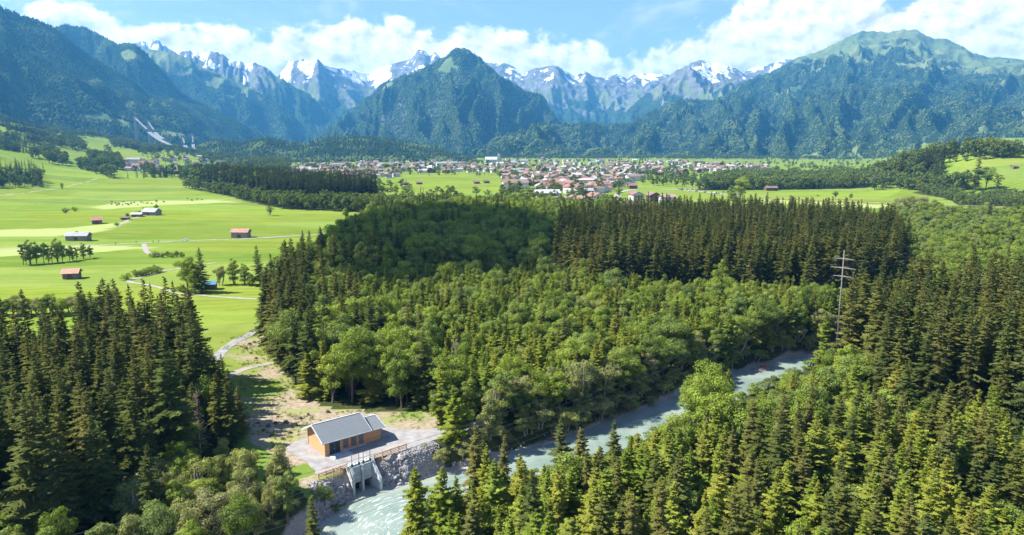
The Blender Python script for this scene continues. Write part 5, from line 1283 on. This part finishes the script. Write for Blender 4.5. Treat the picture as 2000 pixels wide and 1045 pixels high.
def gable_roof(x0, x1, y0, y1, ye, ze, zr, th, nm):
    m = MB(); ym = (y0 + y1) / 2; k = (zr - ze) / (ym - y0 - 0)
    for s in (0, 1):
        ya = y0 if s == 0 else y1
        m.prism([(ym, zr), (ya, ze), (ya, ze + th), (ym, zr + th)], 'x', x0, x1)
    rf = m.build(nm, 'hut_roofing', hut)
    for xa in (x0 - .06, x1 - .02):
        v = MB()
        for s in (0, 1):
            ya = y0 if s == 0 else y1
            v.prism([(ym, zr - .12), (ya, ze - .12), (ya, ze + th + .06), (ym, zr + th + .06)], 'x', xa, xa + .08)
        v.build('verge_trim', 'verge_metal', rf)
    for ya in (y0 - .1, y1 + .02): MB().box((x0, ya, ze - .02), (x1, ya + .08, ze + th - .02)).build('gutter', 'verge_metal', rf)
    MB().box((x0, ym - .12, zr + th - .02), (x1, ym + .12, zr + th + .05)).build('ridge_cap', 'verge_metal', rf)
    return rf
ov = .95; k = RISE / (DP / 2)
gable_roof(-.85, LM + .75, -ov, DP + ov, 0, EH - ov * k + .03, EH + RISE + .03, .16, 'roof')
k2 = 1.05 / ((DP - .85) / 2)
gable_roof(LM + .1, LM + LA + .7, .25 - .7, DP - .6 + .7, 0, EH - .45 - .7 * k2 + .03, EH + .6 + .03, .14, 'annex_roof')
d_ = MB().box((.85, -.07, .02), (2.95, .06, 2.55)).build('door', 'dark_steel', hut)
MB().box((1.88, -.09, .02), (1.92, -.06, 2.55)).build('door_joint', 'steel_grey', d_); MB().box((1.70, -.13, 1.05), (1.80, -.07, 1.2)).build('handle', 'verge_metal', d_)
fr_ = MB(); [fr_.box(*q) for q in (((.74, -.06, .02), (.85, .05, 2.66)), ((2.95, -.06, .02), (3.06, .05, 2.66)), ((.85, -.06, 2.55), (2.95, .05, 2.66)))]; fr_.build('door_frame', 'hut_boards', hut)
for x0, x1 in ((3.55, 4.65), (5.15, 6.3), (6.75, 7.8)):
    wn_ = MB().box((x0, -.03, .55), (x1, .05, 2.85)).build('window', 'window_glass', hut)
    f = MB(); [f.box(*q) for q in (((x0 - .12, -.09, .43), (x0, .03, 2.97)), ((x1, -.09, .43), (x1 + .12, .03, 2.97)), ((x0, -.09, 2.85), (x1, .03, 2.97)), ((x0, -.09, .43), (x1, .03, .55)))]; f.build('frame', 'hut_boards', wn_)
    sl = MB().box((0, -.035, 0), (x1 - x0, .0, .12)).mesh('slat', 'grey_timber')
    for q in range(9): link('slat', sl, wn_, (x0, -.05, .66 + q * .245))
for xx_, yy_, hh_ in ((0, 0, EH - .2), (LM, 0, EH - .2), (LM + LA, .25, EH - .75), (0, DP, EH - .2)):
    MB().box((xx_ - .09, yy_ - .09, 0), (xx_ + .09, yy_ + .09, hh_)).build('corner_board', 'hut_boards', hut)
MB().tube([(LM + LA + .13, .1, .05), (LM + LA + .13, .1, EH - .9)], .05, 6).build('downpipe', 'steel_grey', hut)
MB().tube([(1.9, -.10, 2.98), (1.9, -.32, 2.98), (1.9, -.32, 2.88)], .06, 6).build('lamp', 'steel_grey', hut)
MB().box((.0, -.05, -.3), (LM, .0, .22)).build('plinth', 'concrete', hut)
tag(hut, 'timber hut with grey gabled roof on the gravel yard by the river', 'hut')
sl_ = MB().box((.2, -2.6, 0), (4.3, -.1, .10)).build('concrete_slab', 'concrete', None, tuple(HUT_C + Vector((0, 0, .105))), HROT); tag(sl_, 'pale concrete slab in front of the hut door', 'slab')

# ------------------------------------------------------------------ the intake: two lifting gates between concrete walls
it = empty('intake_gate', tuple(SLU), SROT)      # local x along the bank, local -y towards the river
MB().prism([(4.8, WATER - 1.2), (4.8, .02), (1.0, .02), (1.0, .28), (-.7, .28), (-1.5, -.6), (-1.5, WATER - 1.2)], 'x', -.35, .115).build('side_wall', 'concrete', it)
MB().prism([(4.8, WATER - 1.2), (4.8, .02), (1.0, .02), (1.0, .28), (-.25, .28), (-2.9, -2.6), (-2.9, WATER - 1.2)], 'x', 4.72, 5.22).build('wing_wall', 'concrete', it)
MB().box((2.22, -.75, WATER - 1.2), (2.62, .5, .24)).build('pier', 'concrete', it)
MB().box((.12, .25, -2.95), (4.72, .9, .185)).build('head_wall', 'concrete', it)
MB().box((-.35, .1, .20), (5.22, 1.3, .42)).build('deck', 'concrete', it)
for x0, x1 in ((.16, 2.18), (2.66, 4.68)):
    g = MB().box((x0, -.22, -3.15), (x1, -.08, .12)).build('gate', 'concrete', it)
    for zz in (-2.6, -1.5, -.4): MB().box((x0, -.30, zz), (x1, -.22, zz + .12)).build('stiffener', 'concrete', g)
    MB().box((x0, -.26, -3.25), (x1, -.06, -3.12)).build('seal', 'rubber', g)
    for xr in (x0 + .25, x1 - .25):
        q = MB().tube([(xr, -.15, .1), (xr, -.15, 2.5)], .055, 6).build('lifting_rod', 'dark_steel', it)
        MB().box((xr - .16, -.28, .42), (xr + .16, .0, .78)).build('gear_box', 'dark_steel', q)
MB().box((-.1, -.1, .95), (4.95, -.04, 1.0)).build('handrail', 'steel_grey', it)
for xr in (-.05, 1.2, 2.42, 3.7, 4.9): MB().box((xr - .03, -.1, .3), (xr + .03, -.04, 1.0)).build('rail_post', 'steel_grey', it)
tag(it, 'concrete river intake with two lifting gates below the hut', 'intake gate')
# timber fences along the top of the bank
def fence(p0, p1, n, label):
    p0 = Vector((*p0, .1)); p1 = Vector((*p1, .1)); L = (p1 - p0).length; o = empty('timber_fence', tuple(p0), math.atan2(p1.y - p0.y, p1.x - p0.x))
    pm = MB().box((-.07, -.07, -.5), (.07, .07, 1.15)).mesh('post', 'fence_wood'); rm = MB().box((.0, -.13, 0), (L / n, -.07, .13)).mesh('rail', 'fence_wood'); tm = MB().box((0, -.12, 1.15), (L / n, .10, 1.21)).mesh('top_rail', 'fence_wood')
    for i in range(n + 1):
        link('post', pm, o, (L * i / n, 0, 0))
        if i < n:
            for z in (.28, .56, .84): link('rail', rm, o, (L * i / n, 0, z))
            link('top_rail', tm, o, (L * i / n, 0, 0))
    return tag(o, label, 'fence')
fence((-35.3, 122.6), tuple((SLU + SU * -.5 + SV * -.1).xy), 4, 'light timber fence left of the intake gates')
fence(tuple((SLU + SU * 5.4 + SV * .0).xy), (-21.2, 135.9), 4, 'light timber fence right of the intake gates')
# blocks of the bank
def rock_mesh(seed, mat):
    bm = bmesh.new(); bmesh.ops.create_icosphere(bm, subdivisions=1, radius=1); r = random.Random(seed)
    for v in bm.verts: v.co = v.co * r.uniform(.72, 1.15)
    me = bpy.data.meshes.new('stone'); bm.to_mesh(me); bm.free(); me.materials.append(MATS[mat]); return me
ROCKS = [rock_mesh(i, 'stone' if i % 3 else 'pink_stone') for i in range(9)]
def riprap(label, u0, u1, v0, v1, n, size, seed, z0=None):
    r = random.Random(seed); c = SLU + SU * (u0 + u1) / 2 + SV * (v0 + v1) / 2; o = empty('riprap', (c.x, c.y, gz1(c.x, c.y)))
    k = 0
    for _ in range(n * 20):
        if k >= n: break
        u, v = r.uniform(u0, u1), r.uniform(v0, v1); p = SLU + SU * u + SV * v; z = gz1(p.x, p.y)
        if z < WATER - .7 or -.35 < u < 5.3: continue
        if r.random() < (0.5 if z > -2.2 else 0): continue
        s = r.uniform(*size); q = link('stone', ROCKS[r.randrange(9)], o, (p.x - c.x, p.y - c.y, z + s * .15 - o.location.z)); q.scale = (s * r.uniform(.8, 1.3), s * r.uniform(.8, 1.2), s * r.uniform(.6, .9)); q.rotation_euler = (r.uniform(0, 6), r.uniform(0, 6), r.uniform(0, 6)); k += 1
    return tag(o, label, 'boulders')
riprap('grey boulders piled left of the intake gates', -9, -.3, .6, 6.5, 200, (.30, .62), 1)
riprap('grey boulders piled right of the intake wing wall', 5.2, 11.5, 1.5, 6.5, 140, (.34, .72), 2)
# small stones of the gravel bank, too many to count
r_ = np.random.default_rng(5); n = 2600; u = r_.uniform(5.3, 19, n); v = r_.uniform(.3, 9, n); Xs = SLU.x + SU.x * u + SV.x * v; Ys = SLU.y + SU.y * u + SV.y * v
zs = gz(Xs, Ys); k = zs > WATER - .4; Xs, Ys, zs = Xs[k], Ys[k], zs[k]; s = r_.uniform(.06, .24, len(Xs))
mass('gravel', 'pinkish stones strewn over the bank right of the intake', 'rocks', ROCKS, np.stack([Xs, Ys, zs], -1), r_.integers(0, 9, len(Xs)), np.stack([s * 1.2, s, s * .7], -1), tilt=1.0)
n = 9000; k_ = r_.integers(0, len(RL), n); RLa = np.array(RL)[k_]; sgn = r_.choice([-1, 1], n); 
nrm = np.gradient(np.array(RL), axis=0); nrm /= np.linalg.norm(nrm, axis=1)[:, None]; nr = nrm[k_]; dd = (RHALF + r_.normal(.2, .8, n)) * sgn
Xs = RLa[:, 0] + nr[:, 1] * dd + r_.normal(0, 1, n); Ys = RLa[:, 1] - nr[:, 0] * dd + r_.normal(0, 1, n); zs = gz(Xs, Ys); k = (zs > WATER - .35) & (zs < WATER + 1.6) & (Ys > 90) & (Ys < 260); Xs, Ys, zs = Xs[k], Ys[k], zs[k]; s = r_.uniform(.08, .38, len(Xs))
mass('gravel', 'stones and cobbles along both edges of the river', 'rocks', ROCKS, np.stack([Xs, Ys, zs], -1), r_.integers(0, 9, len(Xs)), np.stack([s * 1.2, s, s * .7], -1), tilt=1.0)
# tufts on the clearing and along the meadow edges
V = []; rt = np.random.default_rng(9)
for i in range(26):
    a = rt.random() * 6.28; b = rt.normal(0, .16, 2); h = rt.uniform(.25, .7); d = np.array([math.cos(a), math.sin(a)]) * .05; tip = b * 2.2
    V += [(b[0] - d[0], b[1] - d[1], 0), (b[0] + d[0], b[1] + d[1], 0), (tip[0], tip[1], h)]
TUFT = [mesh_np('tuft', V, np.arange(len(V)).reshape(-1, 3), 'grass_blades')]
xs_ = [q[0] for q in CLEAR]; ys_ = [q[1] for q in CLEAR]; n = 9000; Xs = rt.uniform(min(xs_) - 2, max(xs_) + 2, n); Ys = rt.uniform(min(ys_), max(ys_), n)
k = in_poly(Xs, Ys, CLEAR) & ~in_poly(Xs, Ys, PLATB) & (fbm(Xs / 9, Ys / 9, 3, 71) + rt.normal(0, .12, n) > .02); Xs, Ys = Xs[k], Ys[k]; s = rt.uniform(.35, .9, len(Xs))
mass('grass', 'tufts of rough grass on the clearing around the hut', 'tuft', TUFT, np.stack([Xs, Ys, gz(Xs, Ys)], -1), np.zeros(len(Xs)), np.stack([s, s, s], -1))
# stumps left on the clearing
st = MB(); n = 9
st.tube([(0, 0, -.2), (0, 0, .12), (.02, 0, .5)], [.62, .38, .33], n)
for a in range(5): st.tube([(0, 0, .15), (math.cos(a * 1.3) * .7, math.sin(a * 1.3) * .7, -.08)], [.16, .05], 4)
stump = st.mesh('stump', 'stump_wood')
SP = [(602, 811), (524, 833), (538, 828), (548, 838), (558, 826), (566, 846), (530, 852), (577, 832), (587, 818), (515, 842), (542, 815), (640, 806), (552, 858), (505, 828), (487, 672), (497, 668), (505, 676), (480, 680), (512, 668), (490, 690), (470, 676), (518, 682), (500, 700)]
for i, (px, py) in enumerate(SP):
    x, y = at(px, py); o = link('tree_stump', stump, None, (x, y, gz1(x, y)), i * 1.1); s = .8 + (i * 37 % 10) * .06; o.scale = (s, s, s * (1.3 if i == 0 else .9))
    tag(o, 'tall upright stump behind the hut roof' if i == 0 else ('%s stump from the left on the clearing behind and left of the hut' if py > 750 else '%s stump from the left on the upper clearing by the grey path') % (ORD + ['eleventh', 'twelfth', 'thirteenth', 'fourteenth'])[sum(1 for q in SP if (q[1] > 750) == (py > 750) and q[0] < px)], 'stump', 'stumps on the hut clearing' if py > 750 else 'stumps on the upper clearing')
# ------------------------------------------------------------------ power line
def pylon(x, y, h, label, arms, name='power_pylon'):
    o = empty(name, (x, y, gz1(x, y)), math.atan2(1.0, .95)); 
    MB().tube([(0, 0, -.5), (0, 0, h)], [.32, .13], 10).build('mast', 'pylon_steel', o, smooth=True)
    tips = []
    for z, half in arms:
        a = MB(); a.prism([(-half, z + .25), (half, z + .25), (half, z + .38), (0.22, z + .62), (-.22, z + .62), (-half, z + .38)], 'x', -.09, .09); q = a.build('crossarm', 'pylon_steel', o)
        for s in (-1, 1):
            MB().tube([(0, s * (half - .1), z + .25), (0, s * (half - .1), z - .75)], .07, 6).build('insulator', 'dark_steel', q); tips.append((half - .1, s, z - .75))
    return tag(o, label, 'pylon'), tips
ARMS = [(25.2, 2.8), (27.9, 3.8), (30.8, 3.4)]
px_, py_ = at(1636, 655); P1, tips = pylon(px_, py_, 34, 'tall steel power pylon with three crossarms rising behind the river bend', ARMS)
A1 = math.atan2(1.0, .95); e1 = Vector((-math.sin(A1), math.cos(A1), 0))
P2 = Vector((-64, 58, 0))
for i, (half, s, z) in enumerate(tips):
    a = P1.location + e1 * half * s + Vector((0, 0, z)); b = P2 + e1 * half * s + Vector((0, 0, z - 11.5))
    sag = 8.8; pts = []
    for k in range(41):
        t = k / 40; p = a.lerp(b, t); p.z -= sag * 4 * t * (1 - t); pts.append(tuple(p))
    c = MB().tube(pts, .024, 4, False).build('power_cable', 'wire')
    tag(c, '%s cable of the %s crossarm, strung from the pylon across the river' % ('river-side' if s < 0 else 'wood-side', ['lowest', 'middle', 'top'][i // 2]), 'power cable')
    c2 = Vector((320, 470, 0)); pts = []
    for k in range(25):
        t = k / 24; p = a.lerp(c2 + e1 * half * s + Vector((0, 0, z + 1)), t); p.z -= 9 * 4 * t * (1 - t); pts.append(tuple(p))
    c = MB().tube(pts, .024, 4, False).build('power_cable', 'wire'); tag(c, '%s cable of the %s crossarm, running from the pylon over the right scrub' % ('river-side' if s < 0 else 'wood-side', ['lowest', 'middle', 'top'][i // 2]), 'power cable')
# ------------------------------------------------------------------ brushwood on the gravel bars of the river
def brush(px, py, L, wdt, n, label, seed):
    r = random.Random(seed); x, y = at(px, py, WATER); o = empty('driftwood_pile', (x, y, WATER + .05)); ang = math.atan2(.62, .78)
    bar = MB(); k = 14; ring = [(math.cos(6.283 * i / k) * L * .55 * r.uniform(.85, 1.1), math.sin(6.283 * i / k) * wdt * .7 * r.uniform(.85, 1.1)) for i in range(k)]
    rot = lambda q: (q[0] * math.cos(ang) - q[1] * math.sin(ang), q[0] * math.sin(ang) + q[1] * math.cos(ang))
    bar.poly([(*rot(q), -.3) for q in ring] + [(*rot((q[0] * .6, q[1] * .6)), .28) for q in ring] + [(0, 0, .34)], [(i, (i + 1) % k, k + (i + 1) % k, k + i) for i in range(k)] + [(k + i, k + (i + 1) % k, 2 * k) for i in range(k)]); bar.build('gravel_bar', 'pink_stone', o)
    m = MB()
    for i in range(n):
        p = rot((r.gauss(0, L * .2), r.gauss(0, wdt * .22))); a = ang + r.gauss(0, .6); l = r.uniform(.6, 2.4); z = .3 + r.random() * .5
        m.tube([(p[0], p[1], z), (p[0] + math.cos(a) * l, p[1] + math.sin(a) * l, z + r.gauss(0, .25))], [r.uniform(.04, .12), .03], 4)
    m.build('branches', 'driftwood', o); return tag(o, label, 'driftwood')
brush(1342, 764, 7, 2.2, 60, 'reddish driftwood on the bank at the middle river bend', 1)
brush(1488, 721, 8, 2.6, 80, 'reddish driftwood pile on a bar in the upper river', 2)
brush(1588, 690, 11, 2.2, 80, 'long reddish driftwood bar at the far end of the river', 3)
brush(1075, 862, 6, 1.6, 40, 'small reddish stones and sticks at the far bank in mid river', 4)
# ------------------------------------------------------------------ cars, cattle, walkers
def car_meshes(paint):
    b = MB(); b.prism([(-2.1, .28), (2.1, .28), (2.12, .62), (1.9, .82), (1.05, .92), (-1.75, .98), (-2.1, .85)], 'y', -.86, .86)
    c = MB(); c.poly([(-1.7, -.80, .95), (1.1, -.80, .9), (1.1, .80, .9), (-1.7, .80, .95), (-1.25, -.62, 1.45), (.35, -.62, 1.45), (.35, .62, 1.45), (-1.25, .62, 1.45)], [(0, 1, 5, 4), (1, 2, 6, 5), (2, 3, 7, 6), (3, 0, 4, 7), (4, 5, 6, 7)])
    rf = MB().box((-1.22, -.6, 1.44), (.33, .6, 1.5)); wh = MB().tube([(0, -.1, 0), (0, .1, 0)], .32, 12)
    return b.mesh('body', paint), c.mesh('windows', 'window_glass'), rf.mesh('car_roof', paint), wh.mesh('wheel', 'rubber')
CARM = {p: car_meshes(p) for p in ('car_white', 'car_grey', 'car_blue', 'car_red')}
def car(x, y, rz, paint, label, group=None):
    o = empty('parked_car' if group else 'car', (x, y, gz1(x, y) + .12), rz); b, c, rf, wh = CARM[paint]
    link('body', b, o); link('windows', c, o); link('roof', rf, o)
    for sx in (-1.3, 1.3):
        for sy in (-.8, .8): link('wheel', wh, o, (sx, sy, .32))
    return tag(o, label, 'car', group)
x, y = at(362, 470.2); car(x, y, 2.95, 'car_white', 'white car driving along the meadow road')
r = random.Random(4)
for i in range(34):
    t = r.random(); px = 1325 + 125 * t; py = 369 + 11 * t + r.choice([0, 1.6, 3.2]); x, y = at(px, py); pt = r.choice(['car_white', 'car_white', 'car_grey', 'car_grey', 'car_blue', 'car_red'])
    car(x, y, .9 + r.gauss(0, .06), pt, '%s car in the car park beside the green field right of the farmhouse' % pt[4:], 'cars in the car park beside the field')
for i, (px, py) in enumerate([(1208, 391), (1216, 392), (1224, 390)]):
    x, y = at(px, py); car(x, y, .3, ['car_white', 'car_grey', 'car_white'][i], '%s car parked left of the white farmhouse' % ORD[i], 'cars by the farmhouse')
def caravan(px, py, rz, label):
    x, y = at(px, py); o = empty('caravan', (x, y, gz1(x, y)), rz)
    b = MB(); b.prism([(-2.9, .5), (2.9, .5), (2.9, 2.2), (2.5, 2.6), (-2.6, 2.6), (-3.0, 2.0)], 'y', -1.15, 1.15); b.build('body', 'car_white', o)
    for s in (-1, 1): MB().box((-1.6, s * 1.16 - .02, 1.4), (-.3, s * 1.16 + .02, 2.0)).build('window', 'window_glass', o); MB().tube([(-.2, s * 1.0 - .1, .35), (-.2, s * 1.0 + .1, .35)], .35, 10).build('wheel', 'rubber', o)
    return tag(o, label, 'caravan', 'caravans on the camp site in the shaded wood')
for i, (px, py) in enumerate([(826, 418), (833, 414), (840, 412), (829, 424), (1066, 402), (1085, 405), (1110, 402), (1128, 408)]): caravan(px, py, .3 * i, '%s white caravan from the left glimpsed through the shaded wood' % ORD[i])
bm_ = bpy.data.meshes.new('cow_skin'); bm_.from_pydata([(-.75, 0, 1.1), (-.1, 0, 1.08), (.6, 0, 1.15), (.95, 0, 1.35), (1.25, 0, 1.15), (1.45, 0, .95), (-.7, .22, .6), (-.7, .24, .05), (-.7, -.22, .6), (-.7, -.24, .05), (.55, .2, .6), (.55, .22, .05), (.55, -.2, .6), (.55, -.22, .05), (-.98, 0, 1.05), (-1.02, 0, .55)],
    [(0, 1), (1, 2), (2, 3), (3, 4), (4, 5), (0, 6), (6, 7), (0, 8), (8, 9), (2, 10), (10, 11), (2, 12), (12, 13), (0, 14), (14, 15)], [])
def skin_mesh(me, radii, name, mats, sub=1):
    o = bpy.data.objects.new('tmp', me); COL.objects.link(o); o.modifiers.new('s', 'SKIN')
    for v, q in zip(me.skin_vertices[0].data, radii): v.radius = (q, q)
    me.skin_vertices[0].data[0].use_root = True
    sb = o.modifiers.new('u', 'SUBSURF'); sb.levels = sub; sb.render_levels = sub
    dg = bpy.context.evaluated_depsgraph_get(); out = bpy.data.meshes.new_from_object(o.evaluated_get(dg)); out.name = name
    bpy.data.objects.remove(o); out.materials.clear(); [out.materials.append(MATS[q]) for q in mats]; return out
cow_me = skin_mesh(bm_, [.36, .40, .36, .24, .17, .11, .15, .08, .15, .08, .14, .08, .14, .08, .05, .04], 'cow', ['cow_brown'])
r = random.Random(8)
for i in range(34):
    px = r.uniform(215, 395); py = 402 - (px - 215) / 180 * 10 + r.gauss(0, 2); x, y = at(px, py); o = link('cow', cow_me, None, (x, y, gz1(x, y) + .02), r.uniform(0, 6.28))
    tag(o, 'brown cow in the %s of the herd on the upper left meadow' % ('left end' if px < 275 else ('middle' if px < 335 else 'right end')), 'cow', 'cattle on the upper left meadow')
def person(x, y, rz, label, mat):
    me = bpy.data.meshes.new('person_skin'); me.from_pydata([(0, 0, .95), (0, 0, 1.2), (0, 0, 1.42), (0, 0, 1.52), (0, .02, 1.66), (-.19, 0, 1.40), (-.26, .04, 1.14), (-.22, .14, .92), (.19, 0, 1.40), (.26, -.04, 1.14), (.22, .06, .90), (-.09, .02, .9), (-.10, .18, .5), (-.10, .10, .07), (.09, -.02, .9), (.10, -.08, .5), (.10, -.24, .09), (-.10, .26, .05), (.10, -.10, .05)],
        [(0, 1), (1, 2), (2, 3), (3, 4), (2, 5), (5, 6), (6, 7), (2, 8), (8, 9), (9, 10), (0, 11), (11, 12), (12, 13), (0, 14), (14, 15), (15, 16), (13, 17), (16, 18)], [])
    q = skin_mesh(me, [.15, .14, .15, .06, .11, .07, .05, .04, .07, .05, .04, .10, .07, .05, .10, .07, .05, .04, .04], 'person', [mat])
    return tag(link('person', q, None, (x, y, gz1(x, y) + .08), rz), label, 'person')
for px, py, lb, mt in [(226, 477, 'person in dark clothes walking farthest left on the meadow road', 'cloth_dark'), (266, 475, 'person in red walking on the road before the junction', 'cloth_red'), (299, 474, 'person in dark clothes walking just past the road junction', 'cloth_dark'), (310, 473.5, 'person in dark clothes ahead of another past the road junction', 'cloth_dark')]:
    x, y = at(px, py); person(x, y, -1.5, lb, mt)
# ------------------------------------------------------------------ the cloud overhead that shades the middle wood
def cloud(cx, cy, rx, ry, alt, seed, label):
    r = random.Random(seed); s = sdir * (alt / sdir.z); bm = bmesh.new()
    for i in range(26):
        a = r.uniform(0, 6.28); q = math.sqrt(r.random()) * .78; rad = r.uniform(.28, .46) * min(rx, ry) * (1.1 - .5 * q)
        mt = Matrix.Translation((math.cos(a) * q * rx, math.sin(a) * q * ry, rad * .5)) @ Matrix.Diagonal((1.15, 1.15, .7, 1)); bmesh.ops.create_icosphere(bm, subdivisions=3, radius=rad, matrix=mt)
    for v in bm.verts:
        n = fbm(np.array([v.co.x / 45]), np.array([v.co.y / 45 + v.co.z / 50]), 3, seed)[0]; v.co *= 1 + .07 * n; v.co.z = max(v.co.z, -6 + n * 4)
    me = bpy.data.meshes.new('cloud'); bm.to_mesh(me); bm.free(); me.materials.append(MATS['cloud_white']); me.polygons.foreach_set('use_smooth', [True] * len(me.polygons))
    return tag(link('cloud', me, None, (cx + s.x, cy + s.y, alt)), label, 'cloud')
cloud(-38, 400, 78, 152, 1900, 3, 'white cumulus high overhead whose shadow darkens the wood before the town')
# ------------------------------------------------------------------ the air
m, nt, out = material('valley_air')
v = nt.add('ShaderNodeVolumePrincipled'); v.inputs['Color'].default_value = (.11, .47, .92, 1); v.inputs['Density'].default_value = 7.0e-5
v.inputs['Anisotropy'].default_value = .1
nt.put(out.inputs['Volume'], v.outputs[0])
hz = MB().box((-16000, -900, -60), (16000, 15500, 1700)).build('haze', 'valley_air')
tag(hz, 'thin blue summer haze filling the valley air', kind='stuff')

# ------------------------------------------------------------------ things that would share a description get their place in the row
ONES = 'first second third fourth fifth sixth seventh eighth ninth tenth eleventh twelfth thirteenth fourteenth fifteenth sixteenth seventeenth eighteenth nineteenth'.split()
def nth(n):
    if n < 20: return ONES[n - 1]
    t = {2: 'twent', 3: 'thirt', 4: 'fort'}[n // 10]
    return t + 'ieth' if n % 10 == 0 else t + 'y-' + ONES[n % 10 - 1]
same = {}
for o in COL.objects:
    if o.parent is None and 'category' in o and 'label' in o: same.setdefault(o['label'], []).append(o)
for lab, obs in same.items():
    if len(obs) < 2: continue
    base = lab.rstrip(' ,').split()
    for w_ in ('the', 'of', 'in', 'the', 'a'):
        while len(base) > 13 and w_ in base[1:]: base.pop(len(base) - 1 - base[::-1].index(w_))
    base = ' '.join(base[:13]).rstrip(',')
    for i, o in enumerate(sorted(obs, key=lambda q: project(q.location.x, max(30, q.location.y), q.location.z)[0])): o['label'] = base + ', ' + nth(i + 1) + ' from left'
